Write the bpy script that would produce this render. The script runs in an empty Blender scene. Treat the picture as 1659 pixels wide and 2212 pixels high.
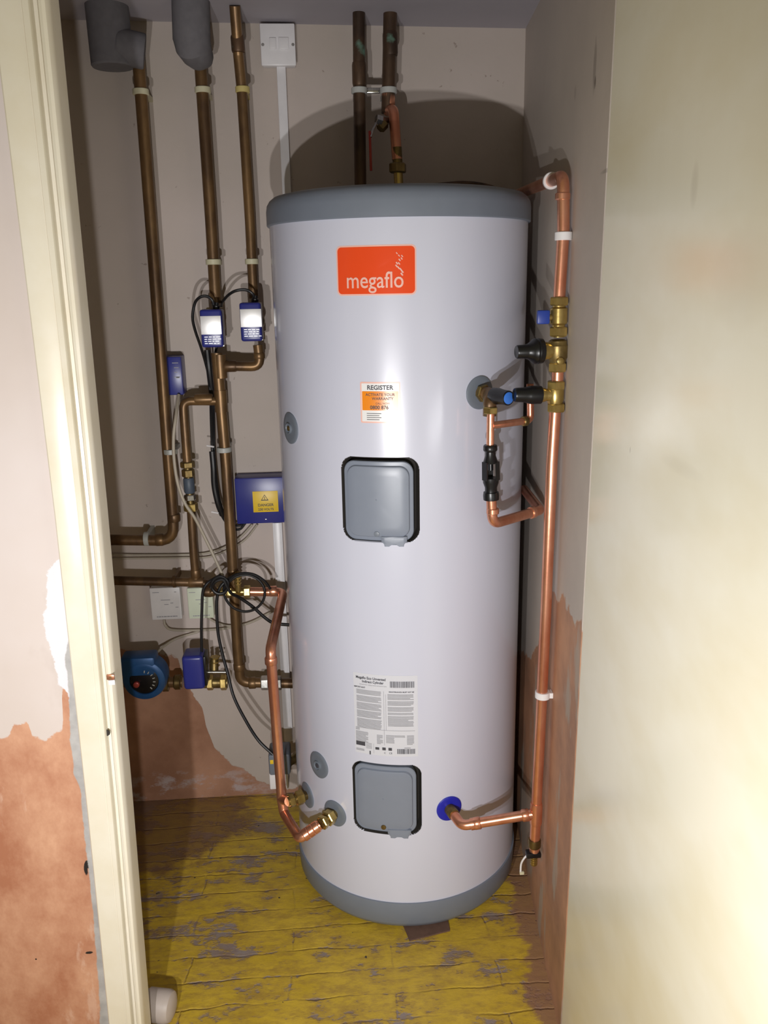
import bpy, bmesh, math, random
from mathutils import Vector, Matrix
random.seed(7)
V = Vector
D = math.radians
COL = bpy.context.scene.collection

# ------------------------------------------------------------------ camera
PW, PH, FPX = 1659, 2212, 1828.4
CAM = V((-.1772, -1.9769, 1.5165))
pit, yaw, rol = D(15.2685), D(3.8618), D(-1.0465)
FW = V((math.sin(yaw)*math.cos(pit), math.cos(yaw)*math.cos(pit), -math.sin(pit)))
_r = V((math.cos(yaw), -math.sin(yaw), 0)); _u = _r.cross(FW)
RT = math.cos(rol)*_r + math.sin(rol)*_u
UP = -math.sin(rol)*_r + math.cos(rol)*_u

def ray(u, v): return FW + ((u-PW/2)/FPX)*RT + ((PH/2-v)/FPX)*UP
def at(u, v, y):                       # point of the depth plane y seen in direction u,v
    d = ray(u, v); return CAM + d*((y-CAM.y)/d.y)
def atz(u, v, z):
    d = ray(u, v); return CAM + d*((z-CAM.z)/d.z)
WS, WX, WY = .0957, .3522, .3299       # right wall: x = WX + WS*(y-WY)
def atw(u, v, off=0.):
    d = ray(u, v); t = (WX-off+WS*(CAM.y-WY)-CAM.x)/(d.x-WS*d.y); return CAM + d*t
def wallx(y): return WX+WS*(y-WY)

# ------------------------------------------------------------------ helpers
def obj_from(name, verts, faces, mat, parent=None, smooth=True, mats=None, fmat=None, ang=35):
    off = V((0, 0, 0))
    if parent is not None:
        p = parent
        while p is not None: off += V(p.location); p = p.parent
    me = bpy.data.meshes.new(name)
    me.from_pydata([tuple(V(v)-off) for v in verts], [], faces)
    me.update()
    bm = bmesh.new(); bm.from_mesh(me)
    bmesh.ops.recalc_face_normals(bm, faces=bm.faces)
    bm.to_mesh(me); bm.free()
    if mats:
        for m in mats: me.materials.append(m)
        for i, p_ in enumerate(me.polygons): p_.material_index = fmat[i]
    else:
        me.materials.append(mat)
    if smooth:
        for p_ in me.polygons: p_.use_smooth = True
        me.set_sharp_from_angle(angle=D(ang))
    o = bpy.data.objects.new(name, me); COL.objects.link(o)
    if parent is not None: o.parent = parent
    return o

def fillet(pts, r, seg=6):
    pts = [V(p) for p in pts]
    out = [pts[0]]
    for i in range(1, len(pts)-1):
        a, b, c = pts[i-1], pts[i], pts[i+1]
        d1, d2 = (a-b), (c-b); l1, l2 = d1.length, d2.length
        d1.normalize(); d2.normalize()
        ang = d1.angle(d2)
        if ang > D(176) or r <= 0: out.append(b); continue
        t = min(r/math.tan(ang/2), l1*.45, l2*.45)
        p1, p2 = b+d1*t, b+d2*t
        for k in range(seg+1):
            s = k/seg
            out.append((1-s)**2*p1 + 2*s*(1-s)*b + s*s*p2)
    out.append(pts[-1]); return out

def smoothpath(pts, n=8):              # Catmull-Rom
    pts = [V(p) for p in pts]; P = [2*pts[0]-pts[1]]+pts+[2*pts[-1]-pts[-2]]; out = []
    for i in range(1, len(P)-2):
        for k in range(n):
            t = k/n
            out.append(.5*((2*P[i])+(-P[i-1]+P[i+1])*t+(2*P[i-1]-5*P[i]+4*P[i+1]-P[i+2])*t*t+(-P[i-1]+3*P[i]-3*P[i+1]+P[i+2])*t**3))
    out.append(pts[-1]); return out

class MB:
    def __init__(s): s.v = []; s.f = []
    def add(s, vs, fs):
        n = len(s.v); s.v += [V(x) for x in vs]; s.f += [tuple(i+n for i in f) for f in fs]; return s
    def tube(s, path, r, n=20, caps=True):
        path = [V(p) for p in path]
        q = [path[0]]
        for p in path[1:]:
            if (p-q[-1]).length > 1e-6: q.append(p)
        path = q; rr = r if isinstance(r, (list, tuple)) else [r]*len(path)
        T = []
        for i in range(len(path)):
            a = path[max(i-1, 0)]; b = path[min(i+1, len(path)-1)]; T.append((b-a).normalized())
        nrm = T[0].orthogonal().normalized(); vs = []; fs = []
        for i, p in enumerate(path):
            nrm = (nrm - T[i]*nrm.dot(T[i])).normalized(); bi = T[i].cross(nrm)
            for k in range(n):
                a = 2*math.pi*k/n; vs.append(p+(nrm*math.cos(a)+bi*math.sin(a))*rr[i])
        for i in range(len(path)-1):
            for k in range(n):
                fs.append((i*n+k, i*n+(k+1) % n, (i+1)*n+(k+1) % n, (i+1)*n+k))
        if caps: fs.append(tuple(range(n))[::-1]); m = (len(path)-1)*n; fs.append(tuple(range(m, m+n)))
        return s.add(vs, fs)
    def lathe(s, o, axis, prof, n=32, up=None):  # prof: list (dist along axis, radius)
        o = V(o); ax = V(axis).normalized(); a = (V(up) if up else ax.orthogonal()); a = (a-ax*a.dot(ax)).normalized(); b = ax.cross(a)
        vs = []; fs = []
        for (h, r) in prof:
            for k in range(n):
                t = 2*math.pi*(k+.5)/n; vs.append(o+ax*h+(a*math.cos(t)+b*math.sin(t))*max(r, 1e-5))
        for i in range(len(prof)-1):
            for k in range(n): fs.append((i*n+k, i*n+(k+1) % n, (i+1)*n+(k+1) % n, (i+1)*n+k))
        fs.append(tuple(range(n))[::-1]); m = (len(prof)-1)*n; fs.append(tuple(range(m, m+n)))
        return s.add(vs, fs)
    def hexnut(s, p, axis, h, r, up=None):
        ch = r*.12
        return s.lathe(V(p)-V(axis).normalized()*h/2, axis, [(0, r-ch), (ch, r), (h-ch, r), (h, r-ch)], 6, up)
    def box(s, c, size, bev=.002, M=None, seg=2):
        bm = bmesh.new(); bmesh.ops.create_cube(bm, size=1)
        for v in bm.verts: v.co = V((v.co.x*size[0], v.co.y*size[1], v.co.z*size[2]))
        if bev > 0: bmesh.ops.bevel(bm, geom=bm.edges[:], offset=bev, segments=seg, affect='EDGES', profile=.5)
        bm.verts.ensure_lookup_table()
        for v in bm.verts:
            if M: v.co = M @ v.co
        vs = [v.co+V(c) for v in bm.verts]; fs = [tuple(v.index for v in f.verts) for f in bm.faces]; bm.free()
        return s.add(vs, fs)
    def prism(s, poly, d):              # poly: 3D points, d: extrusion vector
        n = len(poly); poly = [V(p) for p in poly]; d = V(d)
        vs = poly+[p+d for p in poly]
        fs = [tuple(range(n)), tuple(range(2*n-1, n-1, -1))]+[(k, (k+1) % n, n+(k+1) % n, n+k) for k in range(n)]
        return s.add(vs, fs)
    def build(s, name, mat, parent=None, smooth=True, ang=35): return obj_from(name, s.v, s.f, mat, parent, smooth, ang=ang)

def tag(o, label=None, cat=None, group=None, kind=None):
    if label: o['label'] = label
    if cat: o['category'] = cat
    if group: o['group'] = group
    if kind: o['kind'] = kind
    return o
def thing(name, loc, label, cat, group=None):
    o = bpy.data.objects.new(name, None); o.empty_display_size = .02; o.location = V(loc); COL.objects.link(o)
    return tag(o, label, cat, group)
def textmesh(txt, size, bold=0., extr=0.):
    cu = bpy.data.curves.new('t', 'FONT'); cu.body = txt; cu.size = size; cu.align_x = 'CENTER'; cu.offset = bold; cu.extrude = extr
    cu.resolution_u = 4
    o = bpy.data.objects.new('t', cu); COL.objects.link(o)
    dg = bpy.context.evaluated_depsgraph_get(); ev = o.evaluated_get(dg); me = ev.to_mesh()
    vs = [v.co.copy() for v in me.vertices]; fs = [tuple(p.vertices) for p in me.polygons]
    ev.to_mesh_clear(); bpy.data.objects.remove(o); bpy.data.curves.remove(cu)
    return vs, fs

# ------------------------------------------------------------------ materials
def S(*rgb): return tuple((c/255/12.92 if c/255 <= .04045 else ((c/255+.055)/1.055)**2.4) for c in rgb)+(1,)
class NT:
    def __init__(s, name):
        s.m = bpy.data.materials.new(name); s.m.use_nodes = True; s.t = s.m.node_tree; s.t.nodes.clear()
        s.out = s.n('ShaderNodeOutputMaterial'); s.b = s.n('ShaderNodeBsdfPrincipled'); s.l(s.b.outputs[0], s.out.inputs[0])
        g = s.n('ShaderNodeNewGeometry'); s.pos = g.outputs['Position']
        x = s.n('ShaderNodeSeparateXYZ'); s.l(s.pos, x.inputs[0]); s.X, s.Y, s.Z = x.outputs
    def n(s, t): return s.t.nodes.new(t)
    def l(s, a, b): s.t.links.new(a, b)
    def put(s, inp, v):
        if hasattr(v, 'is_linked') or isinstance(v, bpy.types.NodeSocket): s.l(v, inp)
        else: inp.default_value = v
    def math(s, op, a, b=0., c=None, clamp=False):
        m = s.n('ShaderNodeMath'); m.operation = op; m.use_clamp = clamp
        s.put(m.inputs[0], a); s.put(m.inputs[1], b)
        if c is not None: s.put(m.inputs[2], c)
        return m.outputs[0]
    def noise(s, scale, detail=4, rough=.55, vec=None, stretch=None):
        v = vec or s.pos
        if stretch:
            mp = s.n('ShaderNodeMapping'); mp.inputs['Scale'].default_value = stretch; s.l(v, mp.inputs[0]); v = mp.outputs[0]
        k = s.n('ShaderNodeTexNoise'); k.inputs['Scale'].default_value = scale; k.inputs['Detail'].default_value = detail
        k.inputs['Roughness'].default_value = rough; s.l(v, k.inputs['Vector']); return k.outputs['Fac']
    def mix(s, f, a, b):
        m = s.n('ShaderNodeMix'); m.data_type = 'RGBA'; s.put(m.inputs[0], f); s.put(m.inputs[6], a); s.put(m.inputs[7], b); return m.outputs[2]
    def step(s, v, lo, hi):             # linear 0..1 ramp
        m = s.n('ShaderNodeMapRange'); s.put(m.inputs[0], v); m.inputs[1].default_value = lo; m.inputs[2].default_value = hi; return m.outputs[0]
    def curve(s, v, pts):               # piecewise-linear function
        xs = [p[0] for p in pts]; ys = [p[1] for p in pts]; x0, x1 = min(xs), max(xs); y0, y1 = min(ys), max(ys)
        f = s.n('ShaderNodeFloatCurve'); c = f.mapping.curves[0]
        q = sorted(((x-x0)/(x1-x0), (y-y0)/(y1-y0+1e-9)) for x, y in pts)
        c.points[0].location = q[0]; c.points[1].location = q[-1]
        for p in q[1:-1]: c.points.new(*p)
        for p in c.points: p.handle_type = 'VECTOR'
        f.mapping.update()
        s.l(s.math('DIVIDE', s.math('SUBTRACT', v, x0), x1-x0, clamp=True), f.inputs['Value'])
        return s.math('MULTIPLY_ADD', f.outputs[0], y1-y0, y0)
    def bump(s, h, strength=.3, dist=.002):
        b = s.n('ShaderNodeBump'); b.inputs['Strength'].default_value = strength; b.inputs['Distance'].default_value = dist
        s.put(b.inputs['Height'], h); s.l(b.outputs[0], s.b.inputs['Normal'])
    def blob(s, a, b, ca, cb, ra, rb, soft=.5, warp=None):
        d = s.math('ADD', s.math('POWER', s.math('DIVIDE', s.math('SUBTRACT', a, ca), ra), 2.), s.math('POWER', s.math('DIVIDE', s.math('SUBTRACT', b, cb), rb), 2.))
        if warp is not None: d = s.math('ADD', d, s.math('MULTIPLY', s.math('SUBTRACT', warp, .5), 2.))
        return s.math('SUBTRACT', 1., s.step(d, 1-soft, 1.))
    def fin(s, col, rough=.5, metal=0., **k):
        s.put(s.b.inputs['Base Color'], col); s.put(s.b.inputs['Roughness'], rough); s.put(s.b.inputs['Metallic'], metal)
        for kk, vv in k.items(): s.put(s.b.inputs[kk.replace('_', ' ')], vv)
        return s.m

def simple(name, rgb, rough=.5, metal=0., var=.06, scale=25, **k):
    t = NT(name); c = S(*rgb); n = t.noise(scale)
    d = tuple(max(0, x*(1-var*2)) for x in c[:3])+(1,)
    return t.fin(t.mix(n, d, tuple(min(1, x*(1+var)) for x in c[:3])+(1,)), rough, metal, **k)

def metal(name, a, b, rough=.35, m=.9, scale=18, green=None, stretch=(1, 1, .35)):
    t = NT(name); n = t.step(t.noise(scale, 5, .6, stretch=stretch), .35, .65)
    col = t.mix(n, S(*a), S(*b))
    if green:
        g = t.step(t.noise(9, 5, .6), .66, .72); col = t.mix(g, col, S(*green))
        mm = t.math('MULTIPLY', t.math('SUBTRACT', 1., g), m)
    else: mm = m
    t.bump(t.noise(120, 3), .15, .0006)
    return t.fin(col, rough, mm)

M = {}
M['copper'] = metal('new_copper', (238, 176, 146), (216, 142, 112), .3, .85, 22)
M['copper_old'] = metal('aged_copper', (134, 104, 68), (88, 66, 46), .4, .5, 20, (98, 112, 92))
M['copper_dark'] = metal('dark_copper', (104, 80, 60), (62, 48, 38), .45, .45, 20, (90, 120, 104))
M['brass'] = metal('brass', (200, 176, 112), (160, 136, 78), .28, .85, 40)
M['brass_old'] = metal('dull_brass', (150, 130, 82), (96, 78, 46), .4, .75, 40)
M['chrome'] = metal('chrome', (210, 208, 204), (150, 150, 148), .22, .95, 40)
M['black'] = simple('black_plastic', (17, 17, 20), .33)
M['rubber'] = simple('black_cable', (24, 24, 27), .45)
M['greycable'] = simple('grey_cable', (176, 166, 150), .5)
M['whiteplastic'] = simple('white_plastic', (232, 230, 232), .35)
M['clipwhite'] = simple('yellowed_clip', (205, 200, 170), .45)
M['clipgrey'] = simple('grey_clip', (180, 182, 178), .45)
M['blue'] = simple('navy_plastic', (46, 52, 132), .32)
M['bluepump'] = simple('pump_blue', (34, 84, 140), .4, .2, .2)
M['bluecap'] = simple('bright_blue', (60, 120, 215), .4)
M['bluedisc'] = simple('royal_blue', (34, 40, 170), .35)
M['grey'] = simple('grey_plastic', (130, 138, 154), .34, 0, .03)
M['greydisc'] = simple('grey_disc', (114, 122, 134), .4, 0, .04)
M['darkgap'] = simple('foam_and_gap_shade', (42, 38, 34), .8)  # dark foam in the cover recesses, with the gap's shade in its colour
M['foam'] = simple('grey_foam', (108, 106, 110), .9, 0, .12, 60)
M['printgrey'] = simple('print_grey', (158, 158, 164), .6)
M['printdark'] = simple('print_dark', (70, 70, 78), .6)
M['red'] = simple('red_lever', (170, 40, 30), .4)
M['orange'] = simple('sticker_orange', (236, 78, 34), .2, 0, .02)
M['orange2'] = simple('sticker_amber', (240, 140, 20), .25, 0, .02)
M['stickerwhite'] = simple('sticker_white', (236, 236, 238), .25, 0, .01)
M['pink'] = simple('sticker_edge', (240, 190, 178), .3, 0, .02)
M['yellow'] = simple('warning_yellow', (238, 200, 50), .4)
M['foil'] = simple('foil_label', (252, 252, 252), .42, .55, .005)
M['stone'] = simple('pale_grey_plastic', (188, 176, 168), .5, 0, .08)
M['tile'] = simple('brown_slate', (110, 84, 72), .7, 0, .2, 60)
# coated steel tank
t = NT('coated_steel'); n = t.noise(3, 2)
M['tank'] = t.fin(t.mix(n, S(204, 207, 225), S(209, 212, 229)), .3, 0., Coat_Weight=.5, Coat_Roughness=.13)
M['cap'] = simple('cap_grey', (120, 128, 142), .4, 0, .04)
# cream gloss paint (door, architrave)
t = NT('cream_paint')
st = t.noise(30, 4, .6, stretch=(1, 1, .08))
sm = t.noise(2.2, 4, .55, stretch=(1, 1.5, 3))
col = t.mix(t.step(sm, .42, .68), S(229, 225, 207), S(223, 216, 191))
col = t.mix(t.math('MULTIPLY', st, .12), col, S(205, 196, 170))
for (u, v, ra, rb, k) in ((1495, 400, .012, .03, .14), (1360, 972, .0015, .006, .5), (1600, 600, .08, .06, .08), (1470, 1010, .07, .012, .07)):
    q = CAM+ray(u, v)*((.268-CAM.x)/ray(u, v).x)
    col = t.mix(t.math('MULTIPLY', t.blob(t.Y, t.Z, q.y, q.z, ra, rb, .9), k), col, S(120, 92, 66))
t.bump(st, .08, .0006)
M['door'] = t.fin(col, .2, 0., Specular_IOR_Level=.65)
t = NT('cream_gloss'); n = t.noise(9, 5, .6)
M['cream'] = t.fin(t.mix(t.step(n, .4, .7), S(226, 220, 205), S(220, 212, 192)), .3)

# back wall plaster
def zcurve(pxs, y): return [(at(u, v, y).x, at(u, v, y).z) for u, v in pxs]
t = NT('plaster_back')
nz = t.noise(14, 6, .65); nf = t.noise(60, 4); big = t.noise(1.6, 4)
zb = t.curve(t.X, [(-1.1, .62)]+zcurve([(250, 1405), (330, 1406), (386, 1422), (398, 1470), (414, 1496), (438, 1532), (446, 1570), (466, 1622), (490, 1645), (515, 1662), (560, 1688), (600, 1700), (625, 1706)], .33)+[(.4, .04)])
dz = t.math('SUBTRACT', t.Z, t.math('ADD', zb, t.math('MULTIPLY', t.math('SUBTRACT', nz, .5), .07)))
mk = t.step(dz, -.002, .002)
paint = t.mix(t.step(big, .35, .65), S(196, 183, 176), S(180, 169, 159))
sp = t.step(t.noise(38, 3, .7), .70, .74); paint = t.mix(t.math('MULTIPLY', sp, .5), paint, S(120, 100, 88))
brown = t.mix(t.step(t.noise(7, 6, .6), .35, .65), S(146, 104, 80), S(176, 132, 106))
wh = t.math('MULTIPLY', t.step(t.noise(11, 6, .7, stretch=(1, 1, 2)), .52, .62), t.blob(t.X, t.Z, -.62, .02, .28, .1, .8))
brown = t.mix(wh, brown, S(176, 160, 158))
t.bump(t.math('ADD', nf, t.math('MULTIPLY', mk, 1.5)), .35, .0012)
M['wallback'] = t.fin(t.mix(mk, brown, paint), .62)
# right wall
t = NT('plaster_right')
nz = t.noise(9, 6, .65); big = t.noise(2.2, 4)
pts = [(-.62, .74), ]+[(atw(u, v).y, atw(u, v).z) for u, v in ((1253, 1340), (1240, 1352), (1222, 1318), (1205, 1290), (1190, 1300), (1150, 1420))]
pts = sorted(pts); pts = [(-.7, pts[0][1])]+pts+[(.34, .45)]
zb = t.curve(t.Y, pts)
mk = t.step(t.math('SUBTRACT', t.Z, t.math('ADD', zb, t.math('MULTIPLY', t.math('SUBTRACT', nz, .5), .14))), -.003, .003)
paint = t.mix(t.step(big, .35, .65), S(196, 186, 176), S(180, 170, 162))
for (u, v, ra, rb, k) in ((1275, 150, .012, .05, .35), (1276, 178, .007, .012, .7), (1305, 365, .06, .004, .3), (1236, 200, .01, .015, .2)):
    q = atw(u, v); paint = t.mix(t.math('MULTIPLY', t.blob(t.Y, t.Z, q.y, q.z, ra, rb, .7, nz), k), paint, S(70, 58, 48))
brown = t.mix(t.step(t.noise(6, 6, .6), .3, .62), S(150, 112, 90), S(192, 144, 112))
gp = t.step(t.noise(5, 5, .6, stretch=(1, 1.6, .5)), .55, .6)
brown = t.mix(t.math('MULTIPLY', gp, .75), brown, S(168, 158, 146))
t.bump(t.math('ADD', t.noise(50, 4), t.math('MULTIPLY', mk, 1.2)), .35, .0012)
M['wallright'] = t.fin(t.mix(mk, brown, paint), .6)
# front wall beside the architrave
YF = -.6
t = NT('plaster_front')
nz = t.noise(16, 6, .65)
zb = t.curve(t.X, [(-1.3, .76), (-.80, .75)]+zcurve([(0, 1600), (18, 1592), (28, 1565), (60, 1558), (68, 1588), (98, 1600), (128, 1580), (137, 1570)], YF)+[(at(142, 1560, YF).x, at(138, 1490, YF).z), (-.5, at(138, 1480, YF).z)])
mk = t.step(t.math('SUBTRACT', t.Z, t.math('ADD', zb, t.math('MULTIPLY', t.math('SUBTRACT', t.noise(20, 8, .75), .5), .035))), -.0015, .0015)
big = t.noise(2.5, 4)
paint = t.mix(t.step(big, .35, .7), S(213, 203, 201), S(204, 191, 184))
gr = t.step(t.noise(7, 5, .6, stretch=(1, 1, .6)), .62, .7); paint = t.mix(t.math('MULTIPLY', gr, .2), paint, S(170, 155, 145))
brown = t.mix(t.step(t.noise(6, 7, .7, stretch=(1, 1, .7)), .36, .64), S(170, 112, 84), S(210, 162, 132))
brown = t.mix(t.math('MULTIPLY', t.step(t.noise(9, 6, .7, stretch=(1.6, 1, .5)), .6, .66), .5), brown, S(212, 176, 156))
for (u, v, ra, rb) in ((186, 1880, .004, .014), (189, 1868, .005, .01), (192, 2058, .008, .003), (78, 2072, .002, .002)):
    q = at(u, v, YF); brown = t.mix(t.blob(t.X, t.Z, q.x, q.z, ra, rb, .4, t.noise(90, 4)), brown, S(30, 24, 24))
col = t.mix(mk, brown, paint)
def xcurve(pxs): return [(at(u, v, YF).z, at(u, v, YF).x) for u, v in pxs]
fx = t.curve(t.Z, sorted([(1.15, -.5)]+xcurve([(126, 1210), (107, 1230), (96, 1290), (97, 1335), (108, 1420), (124, 1450), (128, 1480), (150, 1512)])+[(.1, -.5)]))
fm = t.step(t.math('SUBTRACT', t.X, t.math('ADD', fx, t.math('MULTIPLY', t.math('SUBTRACT', t.noise(22, 8, .75), .5), .035))), -.001, .001)
col = t.mix(fm, col, S(222, 220, 226))
gx = t.curve(t.Z, sorted([(1.2, -.55)]+xcurve([(150, 1380), (140, 1420), (149, 1500), (152, 1600), (160, 1670), (174, 1705), (182, 1804), (195, 1905), (208, 2056), (217, 2212)])+[(0., -.655)]))
gm = t.step(t.math('SUBTRACT', t.X, t.math('ADD', gx, t.math('MULTIPLY', t.math('SUBTRACT', t.noise(25, 6, .7), .5), .012))), -.001, .001)
col = t.mix(gm, col, t.mix(t.step(t.noise(20, 5), .4, .7), S(158, 156, 156), S(190, 188, 186)))
t.bump(t.noise(40, 4), .25, .001)
M['wallfront'] = t.fin(col, .65)
M['plain'] = simple('plain_plaster', (200, 190, 182), .7)
M['ceiling'] = simple('ceiling_paint', (170, 165, 172), .7, 0, .08, 5)
# floor: worn yellow paint over brick rows
t = NT('worn_yellow_floor')
mp = t.n('ShaderNodeMapping'); mp.inputs['Location'].default_value = (.05, .012, 0); t.l(t.pos, mp.inputs[0])
wv = t.n('ShaderNodeVectorMath'); wv.operation = 'ADD'; nn = t.n('ShaderNodeTexNoise'); nn.inputs['Scale'].default_value = 11; nn.inputs['Detail'].default_value = 6; t.l(t.pos, nn.inputs['Vector'])
sc = t.n('ShaderNodeVectorMath'); sc.operation = 'SCALE'; sc.inputs['Scale'].default_value = .034; t.l(nn.outputs['Color'], sc.inputs[0])
t.l(mp.outputs[0], wv.inputs[0]); t.l(sc.outputs[0], wv.inputs[1])
bk = t.n('ShaderNodeTexBrick'); bk.inputs['Scale'].default_value = 1; bk.inputs['Brick Width'].default_value = .47; bk.inputs['Row Height'].default_value = .0715
bk.inputs['Mortar Size'].default_value = .004; bk.inputs['Mortar Smooth'].default_value = 1.; t.l(wv.outputs[0], bk.inputs['Vector'])
mort = bk.outputs['Fac']
wear = t.noise(7, 7, .68, stretch=(.8, 1.5, 1)); wear2 = t.noise(34, 5, .7, stretch=(.7, 1.3, 1))
lft = t.step(t.math('ADD', t.math('MULTIPLY', t.X, -1.), t.math('MULTIPLY', t.Y, .6)), .15, .85)  # more worn towards the back left corner
w = t.math('ADD', t.math('MULTIPLY', wear, .62), t.math('MULTIPLY', wear2, .38))
w = t.math('ADD', w, t.math('MULTIPLY', lft, .045)); w = t.math('ADD', w, t.math('MULTIPLY', mort, .035))
mask = t.step(w, .545, .585)
yel = t.mix(t.step(t.noise(11, 5, .6), .3, .7), S(194, 163, 44), S(212, 180, 62))
base = t.mix(t.step(t.noise(16, 5), .35, .7), S(136, 112, 92), S(150, 140, 140))
thin = t.math('MULTIPLY', t.step(w, .47, .55), .55)
yel = t.mix(thin, yel, S(168, 136, 66)); yel = t.mix(t.math('MULTIPLY', t.step(t.noise(24, 6, .75, stretch=(.6, 1.4, 1)), .48, .62), .5), yel, S(150, 118, 62))
col = t.mix(mask, yel, base)
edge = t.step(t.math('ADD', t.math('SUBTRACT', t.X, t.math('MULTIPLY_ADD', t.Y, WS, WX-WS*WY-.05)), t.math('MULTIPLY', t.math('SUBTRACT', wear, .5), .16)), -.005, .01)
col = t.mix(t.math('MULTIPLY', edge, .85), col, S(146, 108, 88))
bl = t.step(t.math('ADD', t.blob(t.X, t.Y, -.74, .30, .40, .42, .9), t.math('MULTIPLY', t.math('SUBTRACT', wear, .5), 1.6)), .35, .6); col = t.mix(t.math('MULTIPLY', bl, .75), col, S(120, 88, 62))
spot = t.step(t.noise(42, 2, .5), .735, .755); col = t.mix(spot, col, S(52, 50, 54))
col = t.mix(t.math('MULTIPLY', mort, .10), col, S(98, 84, 66))
t.bump(t.math('ADD', t.math('MULTIPLY', t.math('MULTIPLY', mort, t.step(t.noise(5, 3), .40, .6)), -.8), t.math('ADD', t.math('MULTIPLY', wear2, .7), t.math('MULTIPLY', mask, -.4))), .8, .003)
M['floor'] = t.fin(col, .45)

# ------------------------------------------------------------------ setting
def struct(name, mb, mat, smooth=False, label=None):
    o = mb.build(name, mat, None, smooth); o['kind'] = 'structure'
    if label: o['label'] = label
    return o
YB, ZC = .33, 2.12
def slab(x0, x1, y0, y1, z0, z1): return MB().box(((x0+x1)/2, (y0+y1)/2, (z0+z1)/2), (x1-x0, y1-y0, z1-z0), 0)
struct('floor', slab(-2.2, 2.2, -3.6, .45, -.1, 0), M['floor'], label='brick floor with worn yellow paint')
struct('wall_back', slab(-1.15, .5, YB, YB+.1, 0, 2.16), M['wallback'], label='off-white plaster wall behind the cylinder, bare brown below')
# ceiling of the cupboard, slightly out of level as in the photo
c = MB(); q = [(-1.1, -.54), (.5, -.54), (.5, YB+.05), (-1.1, YB+.05)]
zc = lambda x: ZC + .0085-(x+.6)*.0155
c.add([(x, y, zc(x)) for x, y in q]+[(x, y, 2.3) for x, y in q], [(0, 1, 2, 3), (7, 6, 5, 4), (0, 4, 5, 1), (1, 5, 6, 2), (2, 6, 7, 3), (3, 7, 4, 0)])
struct('ceiling', c, M['ceiling'], label='pale grey cupboard ceiling')
c = MB(); vs = []
for z in (0, 1.1, 2.2): vs += [(.268+(z-1.127)*.0058-.0003, -.6, z), (wallx(YB+.05), YB+.05, z), (wallx(YB+.05)+.12, YB+.05, z), (wallx(-.6)+.12, -.6, z)]
fs = [(0, 1, 2, 3), (11, 10, 9, 8)]
for i in (0, 4):
    for k in range(4): fs.append((i+k, i+(k+1) % 4, i+4+(k+1) % 4, i+4+k))
c.add(vs, fs)
struct('wall_right', c, M['wallright'], label='grey plaster side wall with bare brown patch low down')
struct('wall_left', slab(-1.2, -1.1, -.54, YB+.05, 0, 2.2), M['plain'])
c = slab(-2.2, -.605, -.6, -.54, 0, 2.5); struct('wall_front', c, M['wallfront'], label='pink painted wall left of the doorway, bare plaster below')
c = slab(-.605, .30, -.6, -.54, 2.03, 2.5); o = struct('wall_front', c, M['plain'])
c = slab(.385, 2.2, -.6, -.54, 0, 2.5); o = struct('wall_front', c, M['plain'])
# architrave and lining
pr = [(0, 0), (0, -.014), (.002, -.016), (.035, -.0175), (.0365, -.0165), (.038, -.0205), (.0455, -.021), (.0470, -.018), (.0475, -.004), (.0540, -.003), (.0545, -.013),
      (.0570, -.0185), (.0610, -.0200), (.0650, -.0185), (.0680, -.013), (.0690, -.004), (.0695, .036), (.02, .036), (.02, 0)]
def lerp(z, t_):
    for (a, va), (b, vb) in zip(t_, t_[1:]):
        if z <= b: return va+(vb-va)*(z-a)/(b-a)
    return t_[-1][1]
def xl(z): return lerp(z, [(0, -.6425), (.12, -.6400), (.6, -.6300), (1.16, -.6225), (1.9, -.6215), (2.2, -.6215)])
def wf(z): return lerp(z, [(0, .965), (.6, 1.0), (1.16, 1.045), (1.9, 1.14), (2.2, 1.17)])
zs = [0, .12, .3, .6, .9, 1.16, 1.5, 1.9, 2.1]
c = MB(); n = len(pr); vs = []; fs = []
for z in zs: vs += [(xl(z)+px*wf(z), YF+py, z) for px, py in pr]
for i in range(len(zs)-1):
    for k in range(n): fs.append((i*n+k, i*n+(k+1) % n, (i+1)*n+(k+1) % n, (i+1)*n+k))
fs.append(tuple(range(n))); fs.append(tuple(range((len(zs)-1)*n, len(zs)*n))[::-1])
c.add(vs, fs); struct('trim_1', c, M['cream'], True, 'cream moulded door architrave left of the doorway')
# open door, its face towards the doorway
c = MB(); hx = .268
def dx(z): return (z-1.127)*.0058
L = .762; zt, zbm = 2.0, .012
pts = []
for (y, th) in ((-.603, 0), (-.603-L, 0), (-.603-L, .038), (-.603, .038)): pts.append((y, th))
vs = [(hx+th+dx(z), y, z) for z in (zbm, zt) for y, th in pts]
bm = bmesh.new(); bv = [bm.verts.new(v) for v in vs]
for f in ((0, 1, 2, 3), (7, 6, 5, 4), (0, 4, 5, 1), (1, 5, 6, 2), (2, 6, 7, 3), (3, 7, 4, 0)): bm.faces.new([bv[i] for i in f])
bmesh.ops.bevel(bm, geom=bm.edges[:], offset=.002, segments=2, affect='EDGES'); bm.verts.index_update()
c.add([v.co.copy() for v in bm.verts], [tuple(v.index for v in f.verts) for f in bm.faces]); bm.free()
dr = struct('door_1', c, M['door'], True, 'flat cream door standing open on the right')

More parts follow.
